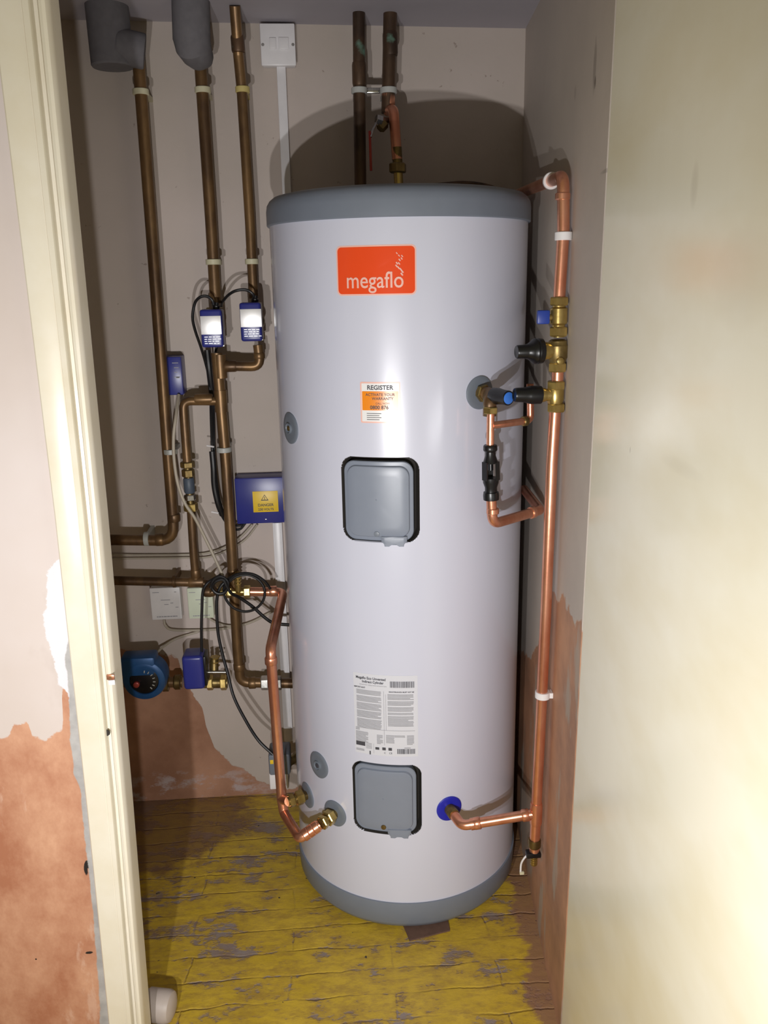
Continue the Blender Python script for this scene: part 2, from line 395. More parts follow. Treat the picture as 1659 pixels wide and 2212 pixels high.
# latch keeper and screw hole on the architrave bead
p = at(240, 1466, -.62)
k = thing('latch_keeper', p, 'small copper-brown latch plate let into the cream door frame', 'latch plate')
MB().box(p+V((0, -.002, .004)), (.013, .004, .009), .0008).build('plate', M['copper'], k)
MB().box(p+V((.001, -.0015, -.006)), (.011, .004, .009), .0008).build('plate', M['whiteplastic'], k)
MB().lathe(p+V((0, -.0035, .004)), (0, -1, 0), [(0, .0022), (.001, .0018)], 10).build('screw', M['brass_old'], k)
p = at(230, 1583, -.612)
c = MB(); c.lathe(p, (0, -1, 0), [(0, .0065), (.0012, .0055), (.0014, .002)], 9)
tag(c.build('screw_hole_plate', M['darkgap']), 'dark chipped screw hole in the cream door frame below latch plate', 'screw hole')

# ------------------------------------------------------------------ hot water cylinder
RB = .285
AX = D(-14.2)                              # angle of the labels' centre line
def cyl(th, z, r=RB): return V((r*math.sin(th), -r*math.cos(th), z))
tank = thing('hot_water_cylinder', (0, 0, 0), 'tall white unvented hot water cylinder with grey cap standing on the yellow floor', 'water cylinder')
PC = [(-.0015, 1.0765, .166, .181), (-.0015+.002, .3655, .163, .182)]   # pockets: s centre, z centre, width, height
def sd(s, t, w, h, r=.028):
    qx, qy = abs(s)-w/2+r, abs(t)-h/2+r
    return math.hypot(max(qx, 0), max(qy, 0))+min(max(qx, qy), 0)-r
def lin(a, b, n): return [a+(b-a)*i/n for i in range(n)]
ths = lin(-.34, .34, 200)+lin(.34, 2*math.pi-.34, 150)
zs = [.078, .12]+lin(.25, .48, 140)+[.48, .6, .8]+lin(.965, 1.19, 140)+[1.19, 1.3, 1.4, 1.5, 1.6, 1.64]
zs = sorted(set(zs)); vs = []; fs = []; fm = []
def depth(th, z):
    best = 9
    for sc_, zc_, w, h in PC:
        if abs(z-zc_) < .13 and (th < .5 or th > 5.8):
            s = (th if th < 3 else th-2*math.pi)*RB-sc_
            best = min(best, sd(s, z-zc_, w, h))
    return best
nt = len(ths); dd = []
for z in zs:
    for a in ths:
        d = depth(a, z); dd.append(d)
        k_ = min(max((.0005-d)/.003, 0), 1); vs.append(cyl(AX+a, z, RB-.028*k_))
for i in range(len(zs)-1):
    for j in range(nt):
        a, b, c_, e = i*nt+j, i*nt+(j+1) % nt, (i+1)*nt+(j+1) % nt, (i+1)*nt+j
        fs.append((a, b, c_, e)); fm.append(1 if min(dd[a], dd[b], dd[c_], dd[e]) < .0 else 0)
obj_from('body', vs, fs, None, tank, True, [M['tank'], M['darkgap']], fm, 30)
cap = MB().lathe((0, 0, 0), (0, 0, 1), [(1.634, .280), (1.6335, .2885), (1.636, .2905), (1.664, .2905), (1.676, .2885), (1.685, .283), (1.692, .274), (1.697, .25), (1.701, .15), (1.702, .0)], 160)
cap.build('top_cap', M['cap'], tank)
MB().lathe((0, 0, 0), (0, 0, 1), [(.004, .262), (.012, .275), (.030, .2868), (.082, .2893), (.086, .2885), (.087, .284), (.087, .27)], 160).build('base_ring', M['cap'], tank)

def rr_outline(w, h, r, n=10):
    pts = []
    for (cx, cy, a0) in ((w/2-r, h/2-r, 0), (-w/2+r, h/2-r, 90), (-w/2+r, -h/2+r, 180), (w/2-r, -h/2+r, 270)):
        for k in range(n+1):
            a = D(a0+90*k/n); pts.append((cx+r*math.cos(a), cy+r*math.sin(a)))
    # subdivide straight edges
    out = []
    for i, p_ in enumerate(pts):
        q_ = pts[(i+1) % len(pts)]; d_ = math.hypot(q_[0]-p_[0], q_[1]-p_[1]); m = max(1, int(d_/.008))
        for k in range(m): out.append((p_[0]+(q_[0]-p_[0])*k/m, p_[1]+(q_[1]-p_[1])*k/m))
    return out
def patch(levels, s0, z0, R=RB, skew=0., ax=AX):
    """levels: list of (outline points, height); ends with shrink to centre. mapped on the cylinder"""
    mb = MB(); n = len(levels[0][0]); vs = []; fs = []
    for (pts, h) in levels:
        for (s, t_) in pts: vs.append(cyl(ax+(s0+s)/R, z0+t_+skew*s, R+h))
    for i in range(len(levels)-1):
        for k in range(n): fs.append((i*n+k, i*n+(k+1) % n, (i+1)*n+(k+1) % n, (i+1)*n+k))
    last, h = levels[-1]; cs = sum(p_[0] for p_ in last)/n; ct = sum(p_[1] for p_ in last)/n
    prev = (len(levels)-1)*n
    for f_ in (.75, .5, .25):
        b0 = len(vs)
        for (s, t_) in last: vs.append(cyl(ax+(s0+cs+(s-cs)*f_)/R, z0+ct+(t_-ct)*f_, R+h))
        for k in range(n): fs.append((prev+k, prev+(k+1) % n, b0+(k+1) % n, b0+k))
        prev = b0
    vs.append(cyl(ax+(s0+cs)/R, z0+ct, R+h)); ci = len(vs)-1
    for k in range(n): fs.append((prev+k, prev+(k+1) % n, ci))
    return mb.add(vs, fs)
def shrink(pts, w, h, d): return [(s*(1-2*d/w), t_*(1-2*d/h)) for s, t_ in pts]

# covers
for i, (s0, z0, w, h) in enumerate(PC):
    cw, ch = w-.013, h-.010; ox, oy = -.0045, -.0045
    o0 = rr_outline(cw, ch, .024)
    par = patch([(o0, -.024), (o0, -.0075), (shrink(o0, cw, ch, .0015), -.006), (shrink(o0, cw, ch, .0085), -.0055), (shrink(o0, cw, ch, .0105), -.0015), (shrink(o0, cw, ch, .013), -.0008)], s0+ox, z0+oy)
    cov = par.build('immersion_cover', M['grey'], tank)
    cov['label'] = 'grey rounded cover over the upper opening' if i == 0 else 'grey rounded cover over the lower opening'
    # cable tab at the bottom right with two little feet
    zb_ = z0+oy-ch/2
    out = [(-.027, .012), (-.027, .002), (-.021, -.005), (-.020, -.010), (-.011, -.010), (-.010, -.0065), (.010, -.0065), (.011, -.010), (.020, -.010), (.021, -.005), (.027, .002), (.027, .012)]
    tab = patch([(out, -.01), (out, .0012), ([(a*.95, b*.95) for a, b in out], .002)], s0+ox+.034, zb_)
    tab.build('cable_tab', M['grey'], cov)
    sp_ = cyl(AX+(s0+ox-.003)/RB, zb_+.016, RB-.001); nd = V((sp_.x, sp_.y, 0)).normalized()
    MB().lathe(sp_, nd, [(0, .0062), (.002, .0058), (.0024, .004)], 20).build('screw', M['brass_old'] if i else M['greydisc'], cov)
    MB().lathe(cyl(AX+(s0+ox-.003)/RB, z0+.0, RB-.001), nd, [(0, .0016), (.0012, .001)], 10).build('stud', M['grey'], cov)

# discs
def disc(ang, z, r, mat, label, socket=None):
    th = D(ang); o_ = [(r*math.cos(2*math.pi*k/48), r*math.sin(2*math.pi*k/48)) for k in range(48)]
    d = patch([(o_, -.001), (o_, .0025), ([(a*.95, b*.95) for a, b in o_], .0035)], 0, z, RB, 0, th).build('disc', mat, tank)
    d['label'] = label
    nd = V((math.sin(th), -math.cos(th), 0))
    if socket:
        b = MB().lathe(cyl(th, z, RB+.003), nd, [(0, .012), (.004, .012), (.0045, .0105), (.002, .0095), (.0018, .001)], 24); b.build('socket', M['greydisc'], d)
        MB().lathe(cyl(th, z, RB+.004), nd, [(0, .006), (.003, .0055), (.0035, .003)], 8).build('socket', M['brass_old'] if socket == 1 else M['printdark'], d)
    return d, nd
disc(-63, 1.209, .0345, M['greydisc'], 'grey disc with brass centre', 1)
disc(-51.3, .405, .033, M['greydisc'], 'grey disc with dark centre', 2)
disc(-63.5, .291, .032, M['greydisc'], 'grey disc behind the coil connection')
disc(-41.3, .295, .033, M['greydisc'], 'grey disc behind the lower coil connection')
disc(15.6, .332, .031, M['bluedisc'], 'blue disc round the cold inlet')
disc(29.8, 1.291, .0345, M['greydisc'], 'grey disc behind the relief valve')

# logo sticker
def sticker(name, s0, z0, w, h, r, mat, edge=None, hh=.0006, parent=tank):
    if edge:
        o_ = rr_outline(w, h, r); e_ = patch([(o_, 0), (o_, hh*.8)], s0, z0).build(name, edge, parent)
        o2 = rr_outline(w-.006, h-.006, max(r-.002, .001)); patch([(o2, 0), (o2, hh*1.3)], s0, z0).build('panel', mat, e_); return e_
    o_ = rr_outline(w, h, r); return patch([(o_, 0), (o_, hh)], s0, z0).build(name, mat, parent)
def ctext(mb, txt, size, s0, z0, bold=0., h=.0014, xs=1.):
    v_, f_ = textmesh(txt, size, bold)
    mb.add([cyl(AX+(s0+p_.x*xs)/RB, z0+p_.y, RB+h) for p_ in v_], f_)
def crect(mb, s0, s1, z0, z1, h=.0013):
    n_ = max(1, int(abs(s1-s0)/.012)); vs = []
    for k in range(n_+1):
        s = s0+(s1-s0)*k/n_; vs += [cyl(AX+s/RB, z0, RB+h), cyl(AX+s/RB, z1, RB+h)]
    mb.add(vs, [(2*k, 2*k+2, 2*k+3, 2*k+1) for k in range(n_)])
lg = sticker('logo_sticker', -.001, 1.5365, .160, .094, .010, M['orange'], M['pink'])
lt = MB(); ctext(lt, 'megaflo', .0430, -.003, 1.5040, .0003, .0016, .86)
for k, (s_, z_) in enumerate(((.0506, 1.5285), (.0516, 1.5335), (.0486, 1.5375), (.0446, 1.5405), (.0405, 1.544), (.0415, 1.549), (.0456, 1.5485), (.0466, 1.555), (.0506, 1.5575), (.0516, 1.562), (.0456, 1.563), (.0415, 1.5675))):
    l_, w_ = .0062-.0002*k, .0028-.0001*k                              # trail of slanted dashes above the last letter
    ca_, sa_ = math.cos(D(38)), math.sin(D(38))
    P_ = [(-w_/2, -l_/2), (w_/2, -l_/2), (w_/2, l_/2), (-w_/2, l_/2)]
    lt.add([cyl(AX+(s_+a_*ca_-b_*sa_)/RB, z_+a_*sa_+b_*ca_, RB+.0016) for a_, b_ in P_], [(0, 1, 2, 3)])
lt.build('lettering', M['pink'], lg, False)
# registration label
rg = sticker('registration_label', .004, 1.2800, .082, .083, .003, M['stickerwhite'], M['pink'])
q = MB(); o_ = rr_outline(.074, .0385, .001); patch([(o_, 0), (o_, .0012)], .004, 1.2835).build('orange_band', M['orange2'], rg)
q = MB()
ctext(q, 'REGISTER', .0125, .004, 1.3060, .0003)
ctext(q, 'ACTIVATE YOUR', .0078, .004, 1.2935, .0001, .0016); ctext(q, 'WARRANTY', .0078, .009, 1.2855, .0001, .0016)
ctext(q, 'CALL NOW', .0055, .009, 1.2765, 0, .0016); ctext(q, '0800 876', .0100, .002, 1.2670, .0002, .0016)
for k in range(4): crect(q, -.024, .006-.004*(k % 2), 1.2585-k*.0042, 1.2574-k*.0042)
q.build('print', M['printdark'], rg, False)
# instruction plate
pl = sticker('instruction_label', 0.002, .5790, .146, .200, .002, simple('sticker_pale', (212, 214, 224), .4, 0, .01))
dk = MB(); gy = MB()
ctext(dk, 'Megaflo Eco Unvented', .0084, -.030, .6655, .0002, .0013, .9); ctext(dk, 'Indirect Cylinder', .0080, -.025, .6570, .0002, .0013, .9)
ctext(gy, 'IMPORTANT OPERATING INFORMATION', .0034, -.025, .6505, 0, .0013)
ctext(dk, 'IMPORTANT', .0048, -.056, .6430, .0001); ctext(dk, 'MAINTENANCE: MUST NOT BE', .0040, .039, .6380, .0001)
def bars(mb, s0, s1, ztop, n_, pitch=.0029, hgt=.0015, rag=.25):
    for k in range(n_):
        e_ = s1-(s1-s0)*random.random()*rag*(1 if (k % 4 == 3) else .12)
        crect(mb, s0, e_, ztop-k*pitch-hgt, ztop-k*pitch)
for (a, n_) in ((.6385, 4), (.6235, 5), (.6065, 6), (.5870, 6), (.5670, 8)): bars(gy, -.064, -.006, a, n_)
for (a, n_) in ((.6335, 5), (.6165, 4), (.6020, 4), (.5880, 2), (.5795, 9)): bars(gy, .008, .066, a, n_)
bars(gy, -.068, -.058, .5420, 2)
bars(gy, -.068, -.038, .5340, 9, .0030); bars(gy, -.018, -.004, .5310, 8, .0030, .0015, .5)
bars(gy, .003, .022, .5320, 7, .0030); bars(gy, .050, .066, .5320, 8, .0030, .0015, .5); bars(gy, .022, .046, .5320, 2)
crect(gy, -.001, -.0003, .5060, .6400); crect(gy, .0035, .0042, .5450, .6330)
crect(gy, -.068, .068, .5435, .5442)
def barcode(s0, s1, z0, z1):
    s = s0; dk = MB()
    while s < s1:
        w_ = random.choice((.0007, .0011, .0016)); crect(dk, s, min(s+w_, s1), z0, z1); s += w_+random.choice((.0006, .001, .0013))
    dk.build('barcode', M['printdark'], pl, False)
barcode(.014, .068, .6500, .6650); 
barcode(.028, .068, .4860, .4985); crect(gy, .044, .058, .5000, .5018)
dk.build('heading', M['printdark'], pl, False); dk = MB(); crect(dk, -.068, -.046, .4985, .5090); dk.build('emblem', M['printdark'], pl, False); dk = MB(); crect(dk, -.022, -.013, .4935, .4995); crect(dk, -.006, .002, .4935, .5005); crect(dk, .008, .016, .4935, .5005)
for s_ in (-.004, .009): ctext(dk, 'C' if s_ < 0 else 'CE', .006, s_+.004, .4850)
for k in range(5): crect(gy, -.044, -.030, .5070-k*.0030, .5060-k*.0030)
crect(gy, -.026, -.0255, .4830, .5080); crect(dk, -.036, -.033, .4790, .4880); bars(gy, -.068, -.048, .4900, 2)
dk.build('symbols', M['printdark'], pl, False); gy.build('print', M['printgrey'], pl, False)

# ------------------------------------------------------------------ pipes on the back wall
YP = .24
R28, R22, R15 = .0145, .0115, .0078
GP = 'copper pipes on the back wall'
def pipe(name, pts, r, mat, label, fil=.03, extra=None, cat='pipe', group=None, partname='tube'):
    t_ = thing(name, pts[-1], label, cat, group)
    MB().tube(fillet(pts, fil), r).build(partname, mat, t_)
    return t_
def coll(t_, p, ax, r, h=.018, mat=None, name='coupling'):
    ax = V(ax).normalized(); p = V(p)
    MB().lathe(p-ax*h/2, ax, [(0, r*.9), (0, r+.0012), (h*.12, r+.0024), (h*.88, r+.0024), (h, r+.0012), (h, r*.9)], 24).build(name, mat or M['copper_old'], t_)
UPZ = V((0, 0, 1))
pa = pipe('heating_pipe', [at(298, 118, YP), at(326, 480, YP), at(361, 960, YP), at(377, 1168, YP), at(225, 1166, YP), V((-1.1, YP, at(225, 1166, YP).z))], R28, M['copper_old'],
          'leftmost tall brown copper pipe, turning left at the bottom into a horizontal run', .042)
coll(pa, at(376, 1118, YP), UPZ, R28, .02); coll(pa, at(345, 1166, YP), (1, 0, 0), R28, .02)
vb1, vb2 = at(466, 655, YP), at(468, 762, YP)
pb = pipe('heating_pipe', [at(432, 125, YP), at(456, 480, YP), vb1], R28, M['copper_old'], 'brown copper pipe from the smaller foam piece down to the left blue valve')
tee_d, tee_c, bot = at(476, 791, YP), at(477, 866, YP), at(519, 1474, YP)
pb2 = pipe('heating_pipe', [vb2, at(476, 860, YP), at(488, 1000, YP), at(501, 1200, YP), at(513, 1400, YP), bot, at(640, 1476, YP)], R28, M['copper_old'],
           'long brown copper pipe from under the left blue valve down to the low horizontal run', .03)
# its branch tees
MB().tube([tee_d-V((0, 0, .03)), tee_d+V((0, 0, .03))], R28+.0022).build('tee', M['copper_old'], pb2)
MB().tube([tee_c-V((0, 0, .028)), tee_c+V((0, 0, .028))], R28+.0022).build('tee', M['copper_old'], pb2)
coll(pb2, at(504, 1240, YP), UPZ, R28, .03); coll(pb2, at(517, 1440, YP), UPZ, R28, .02); coll(pb2, at(545, 1475, YP), (1, 0, 0), R28, .02)
for u in (572, 600): MB().hexnut(at(u, 1475, YP), (1, 0, 0), .022, .021).build('compression_nut', M['chrome'], pb2)
vd1, vd2 = at(548, 645, YP), at(557, 745, YP)
pd = pipe('heating_pipe', [at(507, 12, YP-.05), at(515, 118, YP-.01), at(522, 190, YP), at(540, 480, YP), vd1], R22+.001, M['copper_old'], 'rightmost of three brown pipes left of cylinder, dropping from the ceiling to right blue valve')
coll(pd, at(514, 95, YP-.02), at(516, 118, YP)-at(513, 80, YP), R22+.002, .035, M['copper_dark'])
pd2 = pipe('heating_pipe', [vd2, at(563, 792, YP), tee_d+V((.012, 0, 0))], R22+.001, M['copper_old'], 'short brown copper elbow pipe below the right blue valve', .03)
coll(pd2, at(560, 768, YP), UPZ, R22+.001, .015); coll(pd2, at(498, 791, YP), (1, 0, 0), R22+.001, .03)
pc = pipe('heating_pipe', [tee_c-V((.012, 0, 0)), at(395, 866, YP), at(403, 980, YP), at(405, 1000, YP)], R22, M['copper_old'], 'brown copper elbow pipe from the tall pipe across below the small blue box', .022)
coll(pc, at(440, 862, YP), (1, 0, 0), R22, .045)
p1, p2 = at(404, 992, YP), at(413, 1104, YP)
iv = thing('inline_valve', p2, 'brass and grey in-line fitting on thin pipe behind the grey cable', 'valve')
dv = (p2-p1).normalized(); fr = lambda a: p1+(p2-p1)*a
MB().tube([fr(0), fr(1)], .0105).build('body', M['brass_old'], iv)
MB().hexnut(fr(.10), dv, .016, .019).build('nut', M['brass_old'], iv); MB().hexnut(fr(.26), dv, .02, .017).build('nut', M['brass_old'], iv)
MB().lathe(fr(.35), dv, [(0, .012), (.004, .0145), (.038, .0145), (.042, .012)], 24).build('sleeve', simple('slate_blue', (74, 84, 98), .5), iv)
MB().hexnut(fr(.73), dv, .016, .0155).build('nut', M['chrome'], iv); MB().hexnut(fr(.92), dv, .022, .019).build('nut', M['brass'], iv)
te = at(424, 1258, YP)
pc2 = pipe('heating_pipe', [p2, at(418, 1190, YP), te], R22, M['copper_old'], 'brown copper pipe from the brass fitting down to the middle horizontal pipe')
coll(pc2, at(423, 1238, YP), UPZ, R22, .022)
pe = pipe('heating_pipe', [V((-1.1, YP, at(240, 1254, YP).z)), at(240, 1254, YP), at(424, 1258, YP), at(452, 1262, YP), at(462, 1280, YP-.03)], .0125, M['copper_old'], 'middle horizontal brown copper pipe above the white boxes', .012)
coll(pe, at(424, 1257, YP), (1, 0, 0), .0125, .04, M['copper_old'], 'tee')
MB().lathe(at(448, 1278, YP-.02), (1, .0, 0), [(-.012, .008), (-.008, .014), (.006, .0155), (.018, .014), (.02, .010)], 24).build('elbow', M['copper_old'], pe)
# brass tee and the new copper primary pipe to the cylinder
YT = .235
bt = thing('brass_tee', at(515, 1278, YT), 'brass tee fitting among black cables left of the cylinder', 'fitting')
MB().tube([at(466, 1278, YT), at(541, 1278, YT)], .0125).build('body', M['brass'], bt)
MB().tube([at(515, 1278, YT-.015), at(513, 1236, YT-.02)], .0075).build('stem', M['brass'], bt)
for k in range(4): MB().hexnut(at(513.5, 1240+k*7, YT-.019), UPZ, .0045, .0105).build('thread_ring', M['brass'], bt)
MB().hexnut(at(494, 1278, YT), (1, 0, 0), .02, .018).build('nut', M['brass'], bt); MB().hexnut(at(534, 1278, YT), (1, 0, 0), .018, .0175).build('nut', M['brass'], bt)
E1 = at(612, 1279, YT); E1.y = YT; E2 = at(584, 1402, -.10); E3 = at(609, 1728, -.10)
plate1 = cyl(D(-63.5), .291, RB); n1 = V((math.sin(D(-63.5)), -math.cos(D(-63.5)), 0)); plate2 = cyl(D(-41.3), .295, RB); n2 = V((math.sin(D(-41.3)), -math.cos(D(-41.3)), 0))
pr_ = thing('primary_pipe', E3, 'bright new copper pipe bent round the left side of the cylinder', 'pipe')
MB().tube(fillet([at(541, 1278, YT), E1, E2, E3], .022), .0125).build('tube', M['copper'], pr_)
coll(pr_, E2-V((0, 0, .03)), UPZ, .0125, .018, M['copper'], 'elbow'); coll(pr_, at(590, 1277, YT), (1, 0, 0), .0125, .02, M['copper'])
j = E3+V((0, 0, .002)); c1 = plate1+n1*.05
MB().tube(fillet([j+V((0, 0, .03)), j, c1], .014), .0122).build('tube', M['copper'], pr_)
E4 = E3+V((.004, -.005, -.035)); E5 = atz(649, 1812, .262); E6 = plate2+n2*.055
E5 = at(648, 1811, -.27)
MB().tube(fillet([E3, E4, E5, E6], .016), .0122).build('tube', M['copper'], pr_)
d6 = (E6-E5).normalized()
for a in (.3, .55, .8): coll(pr_, E5+(E6-E5)*a, d6, .0122, .014, M['copper'], 'coupling')
for (pp, nn_) in ((plate1, n1), (plate2, n2)):
    cc = MB().tube([pp, pp+nn_*.055], .011); cc.build('connector', M['brass_old'], pr_)
    MB().hexnut(pp+nn_*.022, nn_, .02, .0185).build('nut', M['brass'], pr_)
    MB().hexnut(pp+nn_*.044, nn_, .014, .0170).build('nut', M['brass'], pr_)
# pipes behind the cylinder top
YQ = .23
pf = pipe('vent_pipe', [at(775, 24, YQ), at(776, 200, YQ), at(779, 430, YQ)], R28, M['copper_dark'], 'dark brown pipe rising from behind the cylinder to ceiling, left of the pair')
coll(pf, at(776, 160, YQ), UPZ, R28, .05, M['copper_dark'])
pg = pipe('hot_water_pipe', [at(843, 20, YQ), at(841, 120, YQ), at(838, 245, YQ)], R28+.0015, M['copper_dark'], 'wider mottled dark pipe at the ceiling, right of the pair')
coll(pg, at(843, 95, YQ), UPZ, R28+.001, .05, M['copper_dark']); coll(pg, at(839, 215, YQ), UPZ, R28-.001, .03, M['copper'])
YN = .19
ph = thing('hot_water_pipe', at(862, 420, YN), 'new pink copper pipe with brass nut rising behind the top of the cylinder', 'pipe')
MB().tube(fillet([at(838, 240, YQ), at(850, 236, YN+.01), at(858, 345, YN)], .02), .0125).build('tube', M['copper'], ph)
MB().tube([at(857, 318, YN), at(859, 352, YN)], .0118).build('connector', M['brass_old'], ph)
MB().hexnut(at(859, 363, YN), UPZ, .022, .0215).build('nut', M['brass_old'], ph); MB().tube([at(860, 370, YN), at(862, 415, YN)], .011).build('tube', M['brass'], ph)
vv = thing('lever_valve', at(826, 275, .2), 'small chrome valve with hanging red lever behind the cylinder top', 'valve')
MB().tube([at(838, 262, .215), at(815, 262, .19)], .009).build('body', M['chrome'], vv)
MB().hexnut(at(819, 258, .19), (-.9, -.3, .2), .016, .011).build('nut', M['chrome'], vv); MB().hexnut(at(826, 272, .2), (-.6, -.3, -.6), .02, .012).build('nut', M['brass_old'], vv)
MB().box(at(800, 326, .17), (.006, .004, .088), .0015, Matrix.Rotation(D(-1), 3, 'Y')).build('lever', M['red'], vv)
MB().tube([at(815, 262, .19), at(806, 280, .175), at(801, 296, .17)], .003).build('stem', M['chrome'], vv)

# pipe clips -----------------------------------------------------------
def clip(p, axis, r, mat, wall, label, h=.013, group='plastic pipe clips'):
    """ring round the pipe with a stand-off to the wall; wall = vector from pipe to wall face"""
    ax = V(axis).normalized(); p = V(p)
    t_ = thing('pipe_clip', p+V(wall), label, 'pipe clip', group)
    MB().lathe(p-ax*h/2, ax, [(0, r+.0003), (0, r+.0035), (.001, r+.0045), (h-.001, r+.0045), (h, r+.0035), (h, r+.0003)], 32).build('ring', mat, t_)
    w = V(wall); wd = w.normalized(); side = wd.cross(ax)
    P_ = []
    for s_, d_ in ((-.7, r*.9), (.7, r*.9), (.8, w.length), (-.8, w.length)): P_.append(p+wd*d_+side*(s_*r)-ax*h*.4)
    MB().prism(P_, ax*h*.8).build('standoff', mat, t_)
    return t_
B = YB-YP
clip(at(304, 199, YP), UPZ, R28, M['clipwhite'], (0, B, 0), 'cream pipe clip on the leftmost tall pipe near the ceiling')
clip(at(368, 975, YP), UPZ, R28, M['clipgrey'], (0, B, 0), 'pale pipe clip on the leftmost tall pipe, halfway down behind the grey cable')
clip(at(317, 1164, YP), (1, 0, 0), R28, M['clipgrey'], (0, B, 0), 'pale pipe clip round the upper horizontal pipe on the left')
clip(at(377, 1256, YP), (1, 0, 0), .0125, M['copper_old'], (0, B, 0), 'brown dirty clip on the middle horizontal pipe', .009)
clip(at(438, 195, YP), UPZ, R28, M['clipwhite'], (0, B, 0), 'cream pipe clip near the ceiling on the second tall pipe')
clip(at(461, 566, YP), UPZ, R28, M['clipwhite'], (0, B, 0), 'yellowed pipe clip above the left blue valve')
clip(at(524, 194, YP), UPZ, R22+.001, simple('yellow_clip', (206, 188, 120), .5), (0, B, 0), 'yellow pipe clip near the ceiling on the third tall pipe')
clip(at(544, 565, YP), UPZ, R22+.001, M['clipwhite'], (0, B, 0), 'yellowed pipe clip above the right blue valve')
clip(at(484, 971, YP), UPZ, R28, M['clipgrey'], (0, B, 0), 'pale greenish pipe clip on the long pipe beside bundled black cables')
clip(at(776, 196, YQ), UPZ, R28, M['clipgrey'], (0, YB-YQ, 0), 'left grey clip of the pair behind the cylinder top')
clip(at(839, 196, YQ), UPZ, R28+.0015, M['clipgrey'], (0, YB-YQ, 0), 'right grey clip of the pair behind the cylinder top')
br = MB().box(at(808, 196, YQ+.02), (.05, .012, .012), .002); tag(br.build('clip_bracket', M['chrome']), 'grey metal bar between the paired clips above the cylinder', 'bracket')

# foam insulation ------------------------------------------------------
def foamtube(mb, a, b, r, r2=.016):
    a, b = V(a), V(b); ax = (b-a).normalized(); L_ = (b-a).length
    mb.lathe(a, ax, [(0, r2), (0, r*.94), (.004, r), (L_-.004, r), (L_, r*.94), (L_, r2)], 36)
f1 = thing('foam_insulation', at(298, 118, YP), 'larger dark grey foam lagging with a side branch, top left corner', 'pipe insulation')
m1 = MB(); foamtube(m1, at(227, -20, .215), at(244, 146, .215), .048); m1.build('foam_tube', M['foam'], f1)
m1 = MB(); foamtube(m1, at(252, 98, .205), at(313, 112, .215), .038); m1.build('foam_branch', M['foam'], f1)
f2 = thing('foam_insulation', at(432, 130, YP), 'smaller dark grey foam lagging with a rounded end, hanging from the ceiling', 'pipe insulation')
m1 = MB(); P_ = [at(412, -20, .17), at(412, 20, .17), at(414, 86, .17), at(417, 98, .175), at(424, 112, .195), at(433, 126, .222), at(435, 136, .23)]
m1.tube(P_, [.042, .042, .042, .041, .037, .031, .026], 36); m1.build('foam_tube', M['foam'], f2)

# fused spur switch and trunking --------------------------------------
A_, C_ = at(560, 50, .295), at(640, 142, .295)
cx, cz = (A_.x+C_.x)/2, (A_.z+C_.z)/2; w_, h_ = C_.x-A_.x, A_.z-C_.z
sw = thing('fused_switch', (cx, YB, cz), 'square white fused spur switch on the wall just under the ceiling', 'switch')
MB().box((cx, (YB+.300)/2, cz), (w_*.96, YB-.300, h_*.96), .003).build('back_box', M['whiteplastic'], sw)
MB().box((cx, .2975, cz), (w_, .007, h_), .003).build('face_plate', M['whiteplastic'], sw)
MB().box((cx+.014, .2925, cz+.002), (.024, .004, .026), .001).build('fuse_carrier', M['whiteplastic'], sw)
MB().box((cx-.012, .2925, cz+.002), (.016, .005, .024), .001).build('rocker', M['whiteplastic'], sw)
for s_ in (-1, 1): MB().lathe((cx+s_*.036, .294, cz), (0, -1, 0), [(0, .0038), (.001, .0032)], 12).build('screw', M['chrome'], sw)
tr = MB().box((-.2545, .322, (2.062+1.3)/2), (.022, .016, .762), .0012)
tag(tr.build('cable_trunking', M['whiteplastic']), 'narrow white trunking running down from the switch, behind the cylinder', 'trunking')
tr = thing('cable_trunking', (-.325, YB, .25), 'white cable trunking against the wall beside the lower left of cylinder', 'trunking')
z0_, z1_ = at(610, 1600, .32).z, at(605, 1128, .32).z
MB().box((-.3225, .322, (z0_+z1_)/2), (.026, .016, z1_-z0_), .001).build('channel', M['whiteplastic'], tr)
MB().box((-.3225, .3135, (z0_+z1_)/2), (.018, .002, z1_-z0_), .0006).build('lid', M['whiteplastic'], tr)

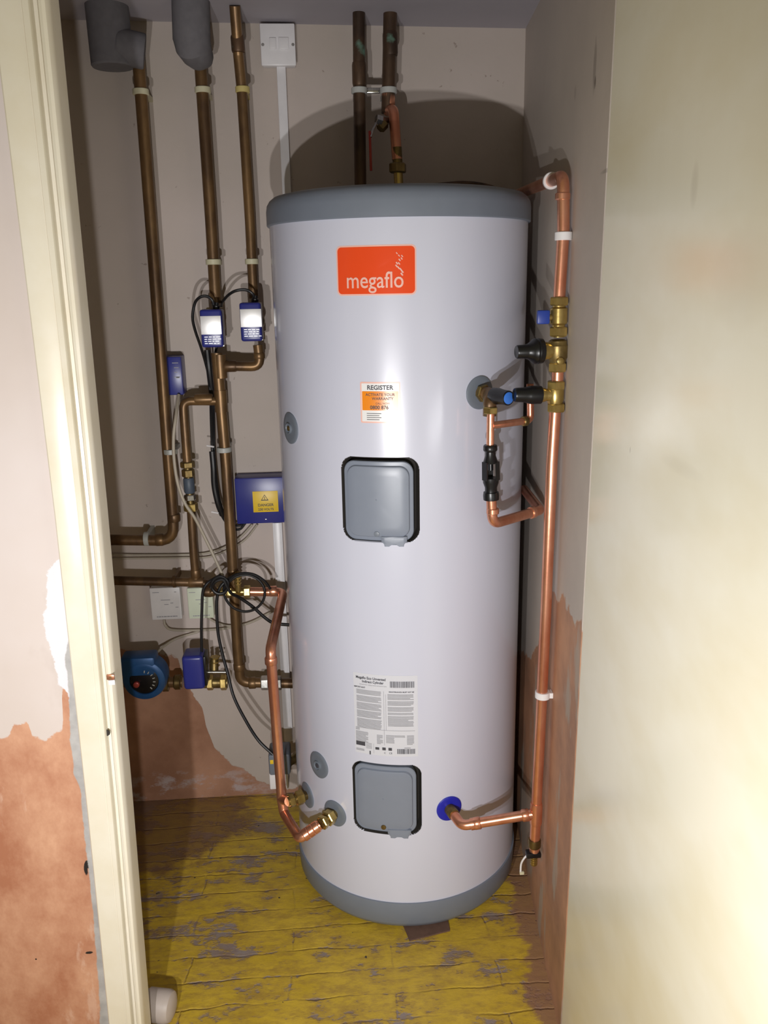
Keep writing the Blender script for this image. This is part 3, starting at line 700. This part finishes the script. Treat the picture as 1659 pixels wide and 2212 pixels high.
# motorised valves -----------------------------------------------------
def fbox(u0, v0, u1, v1, yf):            # rectangle on the plane y=yf given by its image corners
    a, b = at(u0, v0, yf), at(u1, v1, yf); return (a.x+b.x)/2, (a.z+b.z)/2, abs(b.x-a.x), abs(a.z-b.z)
def actuator(u0, v0, u1, v1, lu0, lv0, lu1, lv1, pbody, label):
    yf = .150; cx, cz, w, h = fbox(u0, v0, u1, v1, yf)
    t_ = thing('motorised_valve', pbody, label, 'motorised valve', 'motorised valves with blue heads')
    MB().box((cx, yf+.030, cz), (w, .060, h), .006, seg=3).build('head', M['blue'], t_)
    MB().box((cx, yf+.0665, cz+.002), (w*.86, .014, h*.86), .003).build('base_plate', M['black'], t_)
    ax_, az_, aw, ah = fbox(lu0, lv0, lu1, lv1, yf-.001)
    lb = MB().box((ax_, yf-.0004, az_), (aw, .0012, ah), .0004).build('label_plate', M['foil'], t_)
    m_ = MB(); zt_ = az_-ah/2-.006
    for k in range(4):
        x_ = ax_-aw*.36
        while x_ < ax_+aw*.36:
            l_ = random.uniform(.004, .010); m_.box((x_+l_/2, yf-.0003, zt_-k*.0052), (l_, .0008, .0014), 0); x_ += l_+.0025
    m_.build('print', M['foil'], t_, False)
    MB().box((cx+w*.42, yf+.012, cz-h*.46), (.012, .008, .006), .001).build('lever', M['chrome'], t_)
    MB().lathe((pbody.x, YP, pbody.z), (0, -1, 0), [(-.012, .02), (0, .024), (.012, .021), (.02, .014), (.03, .014)], 28).build('valve_body', M['brass_old'], t_)
    for s_ in (-1, 1): MB().hexnut((pbody.x-s_*.001, YP, pbody.z+s_*.036), UPZ, .022, .0215).build('nut', M['brass_old'], t_)
    MB().tube([(pbody.x, YP, pbody.z-.045), (pbody.x, YP, pbody.z+.045)], .0155).build('tube', M['brass_old'], t_)
    MB().lathe((cx+w*.18, yf+.035, cz+h/2-.002), (0.2, 0, 1), [(0, .009), (.010, .009), (.012, .0055), (.018, .005)], 16).build('cable_gland', M['black'], t_)
    return t_
actuator(430, 669, 483, 750, 432, 683, 479, 722, at(467, 705, YP), 'left of the two blue motorised valves with glaring white labels')
actuator(516, 654, 567, 737, 518, 668, 566, 706, at(552, 694, YP), 'right of the two blue motorised valves with glaring white labels')
# third one on the low run, head seen from the side
t_ = thing('motorised_valve', at(460, 1474, YP), 'blue headed brass valve on the low horizontal pipe right of pump', 'motorised valve', 'motorised valves with blue heads')
cx, cz, w, h = fbox(391, 1420, 443, 1490, .150)
MB().box((cx, .183, cz), (w, .066, h), .010, seg=4).build('head', M['blue'], t_)
MB().box((cx+w*.5+.002, .186, cz), (.008, .056, h*.86), .002).build('base_plate', M['black'], t_)
pv = at(462, 1474, YP)
MB().tube([at(440, 1474, YP), at(492, 1474, YP)], .0165).build('valve_body', M['brass_old'], t_)
for u in (454, 483): MB().hexnut(at(u, 1474, YP), (1, 0, 0), .018, .0225).build('nut', M['brass'], t_)
MB().tube([at(445, 1452, .19), at(490, 1452, .19)], .0045).build('spindle', M['chrome'], t_)
MB().tube([at(463, 1452, .2), at(463, 1422, .215)], .0115).build('stem', M['brass_old'], t_)
for k in range(3): MB().hexnut(at(464, 1420+k*9, .212), UPZ, .0045, .015).build('thread_ring', M['brass'], t_)
MB().lathe(at(435, 1424, .18), (0, 0, 1), [(0, .010), (.010, .010), (.014, .006)], 16).build('cable_gland', M['black'], t_)

# pump -----------------------------------------------------------------
pc_ = at(310, 1473, .165)
pu = thing('circulation_pump', pc_+V((0, .075, 0)), 'round blue circulation pump with dark face on the low left pipe', 'pump')
MB().lathe(pc_+V((0, .07, 0)), (0, -1, 0), [(0, .045), (.006, .058), (.050, .060), (.062, .056), (.066, .048), (.066, .040), (.060, .038)], 48).build('motor', M['bluepump'], pu)
MB().lathe(pc_+V((0, .012, 0)), (0, -1, 0), [(0, .040), (.004, .040), (.006, .036)], 40).build('face_plate', M['black'], pu)
MB().lathe(pc_+V((-.02, .004, -.008)), (0, -1, 0), [(0, .009), (.006, .008), (.007, .006)], 20).build('bleed_screw', simple('dull_red', (150, 60, 50), .4, .3), pu)
for k in range(7):
    a = D(-50+k*22); q_ = pc_+V((math.cos(a)*.028, .004, math.sin(a)*.028)); MB().box(q_, (.007, .003, .0025), .0005, Matrix.Rotation(-a, 3, 'Y')).build('dial_mark', M['clipgrey'], pu)
cx, cz, w, h = fbox(258, 1424, 337, 1462, .17)
MB().box((cx, .20, cz), (w, .06, h), .008).build('terminal_box', M['bluepump'], pu)
MB().tube([at(200, 1474, YP), at(395, 1474, YP)], R28).build('tube', M['copper_old'], pu)
MB().lathe(at(352, 1474, YP), (1, 0, 0), [(0, .018), (0, .026), (.016, .026), (.018, .019)], 8).build('union_nut', M['brass_old'], pu)
MB().lathe(at(376, 1474, YP), (1, 0, 0), [(0, .018), (.004, .021), (.018, .021), (.02, .018)], 24).build('flange', M['brass_old'], pu)

# wall boxes -----------------------------------------------------------
cx, cz, w, h = fbox(364, 771, 397, 853, .27)
b = thing('control_box', (cx-.008, YB, cz), 'narrow dark blue box on the wall, half behind the leftmost pipe', 'control box')
MB().box((cx-.008, .300, cz), (w+.016, .06, h), .003).build('case', M['blue'], b)
m_ = MB()
for k in range(4): m_.box((cx+.002*(k % 2), .2698, cz+h*.34-k*.012), (w*.5-.004*(k % 3), .0008, .0018), 0)
m_.box((cx+.004, .2698, cz-.004), (.008, .0008, .004), 0); m_.build('print', M['printgrey'], b, False)
cx, cz, w, h = fbox(506, 1034, 640, 1128, .265)
b = thing('wiring_box', (cx, YB, cz), 'navy blue wiring box with yellow danger sticker, left of the cylinder', 'wiring box')
MB().box((cx, (YB+.265)/2, cz), (w, YB-.265, h), .003).build('case', M['blue'], b)
ax_, az_, aw, ah = fbox(545, 1062, 602, 1105, .264)
ys = MB().box((ax_, .2645, az_), (aw, .0012, ah), .0003).build('warning_sticker', M['yellow'], b)
m_ = MB()
def wtext(mb, txt, size, x, y, z, bold=.0002):
    v_, f_ = textmesh(txt, size, bold); mb.add([(x+p_.x, y, z+p_.y) for p_ in v_], f_)
wtext(m_, 'DANGER', .0105, ax_, .2635, az_-ah*.22); wtext(m_, '230 VOLTS', .0088, ax_, .2635, az_-ah*.42)
tx, tz = ax_-.002, az_+ah*.10; R_ = .011
tri = [(tx+R_*s_, .2635, tz+R_*c_) for s_, c_ in ((0, 1.3), (-.95, -.25), (.95, -.25))]; tri2 = [(tx+R_*.72*s_, .2635, tz+.0015+R_*.72*c_) for s_, c_ in ((0, 1.3), (-.95, -.25), (.95, -.25))]
m_.add(tri+tri2, [(0, 1, 4, 3), (1, 2, 5, 4), (2, 0, 3, 5)]); m_.box((tx, .2635, tz+.004), (.0015, .0004, .008), 0)
m_.build('print', M['printdark'], ys, False)
MB().box(at(574, 1122, .264), (.006, .001, .002), .0003).build('screw', M['chrome'], b)
def jbox(u0, v0, u1, v1, mat, label):
    cx, cz, w, h = fbox(u0, v0, u1, v1, .29)
    b = thing('junction_box', (cx, YB, cz), label, 'junction box', 'white boxes below the horizontal pipe')
    MB().box((cx, (YB+.295)/2, cz), (w*.97, YB-.295, h*.97), .002).build('case', mat, b)
    MB().box((cx, .2935, cz), (w, .008, h), .003).build('lid', mat, b)
    m_ = MB()
    for (a, z_, l_) in ((-.3, .36, .018), (.34, .36, .006), (.0, .12, .026), (.2, .02, .008), (.02, -.02, .012), (.36, -.12, .008)): m_.box((cx+a*w, .2893, cz+z_*h), (l_, .0006, .0018), 0)
    x_ = cx-w*.33
    while x_ < cx+w*.33:
        l_ = random.uniform(.003, .009); m_.box((x_+l_/2, .2893, cz-h*.40), (l_, .0006, .0030), 0); x_ += l_+.0012
    m_.build('print', M['printgrey'], b, False)
jbox(322, 1271, 394, 1337, M['whiteplastic'], 'left of the two white square boxes below the horizontal pipe')
jbox(403, 1271, 463, 1335, simple('greenish_white', (214, 222, 200), .4), 'right of two square boxes below the horizontal pipe, greenish white, behind black cables')
# grey actuator near the floor
cx, cz, w, h = fbox(579, 1632, 628, 1674, .06)
b = thing('zone_valve', (cx, .1, cz-.07), 'grey and silver valve head low behind the bright copper pipe', 'valve')
MB().box((cx, .095, cz), (w, .07, h), .006).build('head', M['greydisc'], b)
cx2, cz2, w2, h2 = fbox(581, 1674, 624, 1706, .06)
MB().box((cx2, .095, cz2), (w2, .06, h2), .003).build('base_plate', M['whiteplastic'], b)
MB().box(at(587, 1646, .0595), (.009, .001, .012), .0003).build('sticker', M['yellow'], b)
MB().tube([V((cx, .11, cz2)), V((cx+.02, .16, cz2)), V((cx+.15, .30, cz2))], .013).build('tube', M['brass_old'], b)


# cables ---------------------------------------------------------------
def cable(pts, r, mat, label, group=None, name='cable', cat='cable'):
    P_ = smoothpath([at(*q_) for q_ in pts], 7); o = MB().tube(P_, r, 10).build(name, mat); return tag(o, label, cat, group)
cable([(462, 662, .185), (458, 648, .18), (446, 640, .18), (432, 642, .18), (421, 655, .19), (416, 684, .2), (421, 712, .215), (434, 750, .24), (444, 784, .27), (452, 820, .275), (455, 866, .28), (456, 905, .26), (458, 960, .235), (460, 1000, .23), (463, 1045, .235), (470, 1085, .24), (481, 1117, .255), (500, 1140, .27), (518, 1143, .27), (530, 1130, .275)],
      .0036, M['rubber'], 'black cable looping round left blue valve and down to wiring box')
cable([(551, 650, .19), (545, 634, .18), (530, 626, .18), (510, 628, .18), (495, 636, .19), (484, 648, .21), (478, 662, .27), (474, 720, .28), (462, 780, .28), (458, 830, .285), (461, 880, .285), (462, 940, .25), (463, 985, .24), (468, 1040, .24), (474, 1080, .245), (486, 1115, .26), (503, 1134, .275), (520, 1135, .28), (530, 1126, .285)],
      .0036, M['rubber'], 'black cable arching over from the right blue valve to join the bundle')
cable([(447, 756, .27), (452, 800, .27), (459, 858, .29)], .008, M['rubber'], 'short thick black sleeve below left blue valve')
cable([(458, 975, .225), (461, 1010, .222), (463, 1050, .225), (471, 1088, .23), (480, 1112, .245)], .0075, M['rubber'], 'thick black sleeve round bundled cables beside the long brown pipe')
for (u, v) in ((456, 964), (466, 1107)):
    p = at(u, v, .232); tag(MB().tube([p+V((-.011, 0, .002)), p+V((.008, -.004, -.001))], .0024, 8).build('cable_tie', M['whiteplastic']),
                            'upper white cable tie on the black bundle' if v < 1000 else 'lower white cable tie on the black bundle', 'cable tie', 'white cable ties')
cable([(386, 853, .26), (380, 900, .21), (375, 942, .2), (376, 991, .2), (384, 1044, .2), (399, 1086, .2), (421, 1119, .205), (441, 1158, .21), (461, 1199, .205), (482, 1245, .19)], .0042, M['greycable'], 'long pale grey cable sagging from the narrow blue box to the cable tangle')
cable([(236, 1198, .315), (300, 1199, .318), (410, 1198, .318), (455, 1193, .315), (490, 1180, .31), (520, 1160, .31), (545, 1133, .315)], .0032, M['greycable'], 'upper grey cable along the wall below top horizontal pipe')
cable([(236, 1207, .318), (300, 1206, .32), (395, 1205, .32), (450, 1203, .318), (495, 1187, .316), (530, 1165, .316), (556, 1133, .318)], .0028, M['greycable'], 'lower of the two grey cables along the wall')
cable([(354, 1338, .312), (358, 1352, .31), (375, 1361, .315), (440, 1361, .318), (490, 1357, .315), (540, 1345, .315), (590, 1320, .315)], .0036, M['greycable'], 'grey cable drooping from the left white box')
cable([(450, 1335, .312), (470, 1346, .315), (495, 1352, .315), (520, 1348, .318)], .003, M['greycable'], 'short grey cable under the greenish box')
cable([(337, 1412, .26), (352, 1398, .29), (380, 1380, .315), (430, 1364, .32)], .0034, M['greycable'], 'grey cable rising from the round pump')
cable([(480, 1240, .20), (462, 1250, .19), (446, 1262, .18), (438, 1280, .18), (436, 1320, .18), (435, 1360, .18), (436, 1412, .185)], .0038, M['rubber'], 'black cable hanging straight down to the blue valve head beside the pump')
cable([(512, 1240, .19), (492, 1252, .18), (476, 1268, .175), (469, 1290, .175), (468, 1316, .175), (471, 1366, .175), (480, 1411, .17), (492, 1455, .16), (505, 1505, .14), (530, 1555, .11), (558, 1599, .08), (590, 1630, .065)], .0042, M['rubber'], 'long black cable curving down to the grey valve head near the floor')
cable([(488, 1262, .18), (510, 1246, .18), (535, 1242, .18), (558, 1252, .18), (571, 1272, .18), (569, 1296, .18), (552, 1315, .18), (528, 1321, .18), (503, 1312, .18), (487, 1292, .18), (484, 1270, .18), (494, 1255, .175), (515, 1240, .17), (545, 1240, .165), (570, 1254, .165), (584, 1272, .17)], .0036, M['rubber'], 'coiled ring of black cable in front of the brass tee')
cable([(455, 1270, .165), (462, 1252, .165), (478, 1246, .165), (492, 1258, .165), (487, 1278, .165), (470, 1282, .165), (458, 1270, .165), (466, 1256, .16), (482, 1252, .16), (490, 1266, .16), (500, 1282, .165), (516, 1290, .19), (545, 1310, .2), (572, 1334, .2), (592, 1346, .2), (625, 1350, .2)], .0045, M['rubber'], 'tangled thick black cable running right towards the cylinder')
cable([(520, 1292, .21), (548, 1316, .215), (576, 1336, .22), (600, 1352, .23)], .0026, M['whiteplastic'], 'thin white cable beside the thick black cable')
cable([(600, 1283, .22), (604, 1310, .22), (600, 1330, .24), (597, 1350, .3)], .0016, M['chrome'], 'thin silver wire hanging from the copper elbow')

# ------------------------------------------------------------------ right hand pipework
YR = -.355
def rp(u, v, y=YR): return at(u, v, y)
rt = rp(1217, 380); 
back = atw(1140, 411, .03)
m0 = thing('cold_main_pipe', rp(1158, 1760), 'upright bright copper pipe down the right wall with brass fittings', 'pipe')
MB().tube(fillet([back+(back-rt)*.8, back, rt, rp(1217, 500), rp(1208, 645)], .028), R22).build('tube', M['copper'], m0)
coll(m0, rt-V((0, 0, .035)), UPZ, R22, .012, M['copper'], 'elbow')
MB().tube([rp(1206, 770), rp(1203, 850)], R22).build('tube', M['copper'], m0)
MB().tube([rp(1201, 860), rp(1192, 1000), rp(1180, 1300), rp(1168, 1560), rp(1158, 1755), rp(1154, 1838)], R22).build('tube', M['copper'], m0)
teeR = rp(1158, 1757)
coll(m0, teeR+V((0, 0, .0)), UPZ, R22, .055, M['copper'], 'tee')
MB().lathe(rp(1154.5, 1822)+V((0, 0, .012)), (0, 0, -1), [(0, .0135), (.004, .0145), (.018, .0145), (.022, .0115)], 24).build('coupling', M['brass_old'], m0)
# cold branch to blue plate
nb = V((math.sin(D(15.6)), -math.cos(D(15.6)), 0)); bp_ = cyl(D(15.6), .332)
eb = bp_+nb*.062+V((.004, 0, -.006))
m1 = thing('cold_inlet_pipe', eb, 'short copper pipe from the blue disc to the right hand pipe', 'pipe')
MB().tube(fillet([bp_+nb*.02, eb, teeR], .022), R22).build('tube', M['copper'], m1)
MB().lathe(bp_+nb*.004, nb, [(0, .0135), (.024, .0135), (.026, .0125)], 24).build('connector', M['brass_old'], m1)
dd_ = (teeR-eb).normalized(); coll(m1, eb+dd_*.035, dd_, R22, .016, M['copper'], 'elbow'); coll(m1, teeR-dd_*.024, dd_, R22, .016, M['copper'], 'coupling')
MB().tube([eb+dd_*.02, eb+dd_*.028], R22+.002).build('coupling', M['copper'], m1)
# isolating valve with blue handle
a_, b_ = rp(1208, 642), rp(1206, 728)
iv = thing('isolating_valve', b_, 'brass isolating valve with small blue handle, high on the right pipe', 'valve')
f_ = lambda t__: a_+(b_-a_)*t__
MB().tube([a_, b_], .0125).build('body', M['brass'], iv)
for (t__, h__, r__) in ((.10, .016, .0190), (.86, .018, .0185)): MB().hexnut(f_(t__), UPZ, h__, r__).build('nut', M['brass'], iv)
MB().lathe(f_(.24), b_-a_, [(0, .0125), (.003, .0165), (.03, .0165), (.034, .0125)], 24).build('collar', M['brass'], iv)
q_ = f_(.50); left = V((-1, -.1, 0)).normalized()
MB().tube([q_, q_+left*.024], .006).build('stem', M['brass'], iv)
MB().box(q_+left*.031+V((0, 0, .001)), (.024, .012, .026), .003).build('handle', simple('handle_blue', (36, 62, 150), .4), iv)
# pressure reducing valve
pc0 = rp(1204, 757)
pv = thing('pressure_reducing_valve', pc0, 'brass pressure reducing valve with large black knob pointing left', 'valve')
MB().lathe(rp(1205, 733), rp(1204, 800)-rp(1205, 733), [(0, .013), (.003, .0175), (.010, .018), (.012, .0195), (.034, .0195), (.038, .017), (.050, .0135), (.058, .0125)], 28).build('body', M['brass_old'], pv)
MB().hexnut(rp(1204, 793), UPZ, .018, .0185).build('nut', M['brass'], pv)
lk = (rp(1116, 752, YR-.012)-pc0).normalized(); lk.z = 0; lk.normalize()
MB().lathe(pc0+lk*.012, lk, [(0, .015), (.016, .0175), (.02, .0175)], 28).build('collar', M['brass'], pv)
Lk = (rp(1116, 752, YR-.012)-pc0).length
k0 = .030
MB().lathe(pc0+lk*k0, lk, [(0, .019), (.002, .0235), (.011, .0245), (.013, .023), (.016, .0245), (.019, .0235), (.023, .0195), (.030, .0150), (.034, .0135), (Lk-k0-.002, .0128), (Lk-k0, .0115), (Lk-k0-.001, .009)], 32).build('knob', M['black'], pv)
MB().lathe(pc0+V((.0, -.018, -.018)), (0.1, -1, 0), [(0, .007), (.006, .0065), (.007, .004)], 12).build('plug', M['brass'], pv)
# expansion relief tee
tc = rp(1200, 853)
ev = thing('relief_valve', tc, 'brass tee with long black cap pointing left, below the pressure reducing valve', 'valve')
MB().tube([rp(1202, 826), rp(1199, 884)], .0125).build('body', M['brass'], ev)
for v_ in (832, 880): MB().hexnut(rp(1201, v_), UPZ, .017, .0185).build('nut', M['brass'], ev)
MB().lathe(tc, (0, 0, 1), [(-.017, .0145), (-.008, .0165), (.008, .0165), (.017, .0145)], 24).build('collar', M['brass'], ev)
l2 = (rp(1110, 853, YR-.01)-tc); L2 = l2.length; l2.normalize()
MB().lathe(tc, l2, [(0, .012), (.022, .012), (.022, .0135), (.030, .0145), (.034, .0135)], 24).build('branch', M['brass'], ev)
MB().lathe(tc+l2*.030, l2, [(0, .0155), (.001, .0175), (.022, .0178), (.026, .0165), (.034, .0145), (L2-.034, .0138), (L2-.031, .0125), (L2-.033, .010)], 28).build('cap', M['black'], ev)
# temperature and pressure relief valve
nt_ = V((math.sin(D(29.8)), -math.cos(D(29.8)), 0)); tp0 = cyl(D(29.8), 1.291)
body_c = at(1058, 866, -.305)
tv = thing('temperature_relief_valve', tp0+nt_*.03, 'copper coloured relief valve with black and blue knob on the grey disc', 'valve')
MB().tube(fillet([tp0+nt_*.002, tp0+nt_*.030, body_c, body_c-V((0, 0, .03))], .01), .0135).build('body', M['copper_old'], tv)
MB().hexnut(tp0+nt_*.012, nt_, .012, .0185).build('nut', M['brass_old'], tv)
MB().hexnut(at(1060, 886, -.31), UPZ, .014, .0150).build('nut', M['brass'], tv)
ktip = at(1098, 860, -.345); kb = at(1064, 854, -.300); kd = (ktip-kb); KL = kd.length; kd.normalize()
MB().lathe(kb, kd, [(0, .0125), (.004, .0160), (.018, .0165), (KL*.6, .0150), (KL, .0145), (KL+.001, .0125)], 28).build('knob', M['black'], tv)
MB().lathe(kb+kd*(KL-.0005), kd, [(0, .0120), (.002, .0118), (.003, .0095)], 24).build('knob_cap', M['bluecap'], tv)
# discharge pipework with tundish
YD = -.315
e1 = at(1064, 1132, YD); zz = e1.z; e2 = atz(1167, 1102, zz); e3 = atz(1132, 1057, zz)
dp = thing('discharge_pipe', e1, 'thin bright copper discharge pipe dropping from relief valve into the tundish', 'pipe')
MB().tube([at(1060, 890, YD), at(1059, 966, YD)], R15).build('tube', M['copper'], dp)
s0_ = at(1062, 919, YD); s1_ = atz(1146, 908, s0_.z); s2_ = at(1141, 862, s1_.y)
MB().tube(fillet([s0_, s1_, s1_+V((-.003, 0, .075))], .012), R15*.95).build('branch', M['copper'], dp)
coll(dp, s1_+(s0_-s1_).normalized()*.016, s0_-s1_, R15, .012, M['brass_old'], 'elbow')
dp2 = thing('discharge_pipe', e1, 'copper pipe below the black tundish, bending right and back behind cylinder', 'pipe')
MB().tube(fillet([at(1061, 1072, YD), e1, e2, e3], .022), R22*.93).build('tube', M['copper'], dp2)
coll(dp2, e1+V((0, 0, .028)), UPZ, R22*.93, .012, M['copper'], 'elbow'); dq = (e2-e1).normalized(); coll(dp2, e2-dq*.028, dq, R22*.93, .012, M['copper'], 'elbow')
ta, tb = at(1059, 961, YD), at(1061, 1080, YD); LT = (tb-ta).length; dt_ = (tb-ta).normalized()
td = thing('tundish', tb, 'black plastic tundish with an open window, hanging in front of cylinder', 'tundish')
MB().lathe(ta, dt_, [(0, .0085), (0, .0125), (.002, .0140), (.010, .0145), (.012, .0135), (.014, .0105), (.022, .0108), (.032, .0140), (.037, .0158)], 32).build('inlet_cup', M['black'], td)
MB().lathe(ta, dt_, [(.068, .0165), (.078, .0160), (.088, .0125), (LT-.018, .0125), (LT-.017, .0155), (LT-.010, .0165), (LT-.001, .0160), (LT, .0130)], 32).build('outlet_funnel', M['black'], td)
for a in (-150, -35, 90):
    a = D(a); ro = V((math.cos(a), math.sin(a), 0))
    pA, pB = ta+dt_*.034+ro*.0145, ta+dt_*.072+ro*.0150; sd_ = dt_.cross(ro)
    MB().prism([pA-sd_*.0075-ro*.001, pA+sd_*.0075-ro*.001, pB+sd_*.0075-ro*.001, pB-sd_*.0075-ro*.001], ro*.003).build('rib', M['black'], td)
MB().tube([ta+dt_*.03, ta+dt_*.052], .0055).build('nozzle', M['black'], td)
# wall clips of the right pipe
def wclip(u, v, mat, label):
    p = rp(u, v); w = V((wallx(p.y)-p.x, 0, 0)); return clip(p, UPZ, R22, mat, w, label, .015)
wclip(1217, 510, M['whiteplastic'], 'white pipe clip on the upright copper pipe at the right wall, above the valves')
wclip(1172, 1500, M['whiteplastic'], 'white pipe clip low on the upright copper pipe at the right wall')
ax_ = (back-rt).normalized(); cp_ = rt+(back-rt)*.30
clip(cp_, ax_, R22, M['whiteplastic'], (wallx(cp_.y)-cp_.x, 0, 0), 'white pipe clip at the top bend of the upright copper pipe', .010)
# drain cock
dr0 = rp(1154, 1836)
dc = thing('drain_cock', dr0-V((0, 0, .05)), 'small brass drain tap with black collar at the foot of right pipe', 'drain tap')
MB().tube([dr0+V((0, 0, .005)), dr0-V((0, 0, .035))], .0075).build('body', M['brass'], dc)
MB().box(dr0-V((.003, .002, .008)), (.034, .02, .013), .003).build('collar', M['black'], dc)
for k in range(4): MB().lathe(dr0-V((0, 0, .018+k*.0055)), (0, 0, -1), [(0, .0062), (.001, .0085), (.004, .0075), (.0045, .0062)], 16).build('hose_ridge', M['brass'], dc)
tp = smoothpath([dr0+V((-.014, -.004, -.006)), dr0+V((-.024, -.004, -.018)), dr0+V((-.029, 0, -.035)), dr0+V((-.030, 0, -.055))], 6)
tt = thing('cable_tie', tp[-1], 'white tie hanging from the drain tap beside the cylinder base', 'cable tie')
MB().tube(tp, .0022, 8).build('strap', M['whiteplastic'], tt); MB().box(tp[-1]+V((.003, 0, -.004)), (.010, .006, .007), .001).build('tie_head', M['clipwhite'], tt)
# small dark red pipe just showing over the back of the cap
zt_ = 1.722
MB_ = MB().tube(smoothpath([at(870, 404, .245), at(950, 400, .245), at(1000, 396, .245), at(1050, 402, .245), at(1100, 420, .24)], 6), .006, 12)
tag(MB_.build('overflow_pipe', M['copper_dark']), 'thin reddish pipe just visible behind the top right of cylinder cap', 'pipe')

# ------------------------------------------------------------------ floor items
tl = MB(); base = [atz(872, 2005, 0.), atz(885, 2034, 0.), atz(972, 2012, 0.), atz(968, 1985, 0.)]
pol = [V((p_.x, p_.y, .0005)) for p_ in base]; pol[0] = V((-.035, -.25, .0005)); pol[3] = V((.078, -.24, .0005))
tl.prism(pol, (0, 0, .0035)); tag(tl.build('slate_shim', M['tile'], None, False), 'brown slate chip under the front edge of the cylinder', 'tile')
ft = thing('capped_pipe', (-.62, -.46, 0), 'pale grey rounded pipe end lying on the floor at lower left', 'pipe end')
ca, cb = V((-.75, -.442, .034)), V((-.545, -.486, .034)); LF = (cb-ca).length
MB().lathe(ca, cb-ca, [(0, .030), (LF-.05, .030)], 40).build('tube', M['stone'], ft)
MB().lathe(ca, cb-ca, [(LF-.055, .030), (LF-.055, .0335), (LF-.012, .0335), (LF-.004, .030), (LF, .022), (LF+.002, .010)], 40).build('cap', M['stone'], ft)

# ------------------------------------------------------------------ light
def lamp(loc, W_, r, col, aim):
    l = bpy.data.lights.new('torch', 'SPOT'); l.energy = W_; l.shadow_soft_size = r; l.color = col
    l.spot_size = D(138); l.spot_blend = 1.
    o = bpy.data.objects.new('torch', l); o.location = loc; COL.objects.link(o)
    o.rotation_euler = (V(aim)-V(loc)).to_track_quat('-Z', 'Y').to_euler()
lamp((-.49, -1.90, .985), 46, .012, (1, .985, .985), (-.1, 0, .80))
lamp((-.26, -1.90, .93), 46, .012, (1, .985, .985), (-.1, 0, .80))
w = bpy.data.worlds.new('room'); bpy.context.scene.world = w; w.use_nodes = True
bg = w.node_tree.nodes['Background']; bg.inputs[0].default_value = S(228, 212, 146); bg.inputs[1].default_value = .24

cd = bpy.data.cameras.new('camera'); co = bpy.data.objects.new('camera', cd); COL.objects.link(co)
cd.sensor_fit = 'VERTICAL'; cd.sensor_height = 36; cd.lens = FPX*36/PH; cd.clip_start = .01
m = Matrix((RT, UP, -FW)).transposed().to_4x4(); m.translation = CAM; co.matrix_world = m
sc_ = bpy.context.scene; sc_.camera = co
vs_ = sc_.view_settings; vs_.view_transform = 'Standard'; vs_.look = 'None'; vs_.gamma = 1; vs_.use_curve_mapping = False; vs_.exposure = 0.
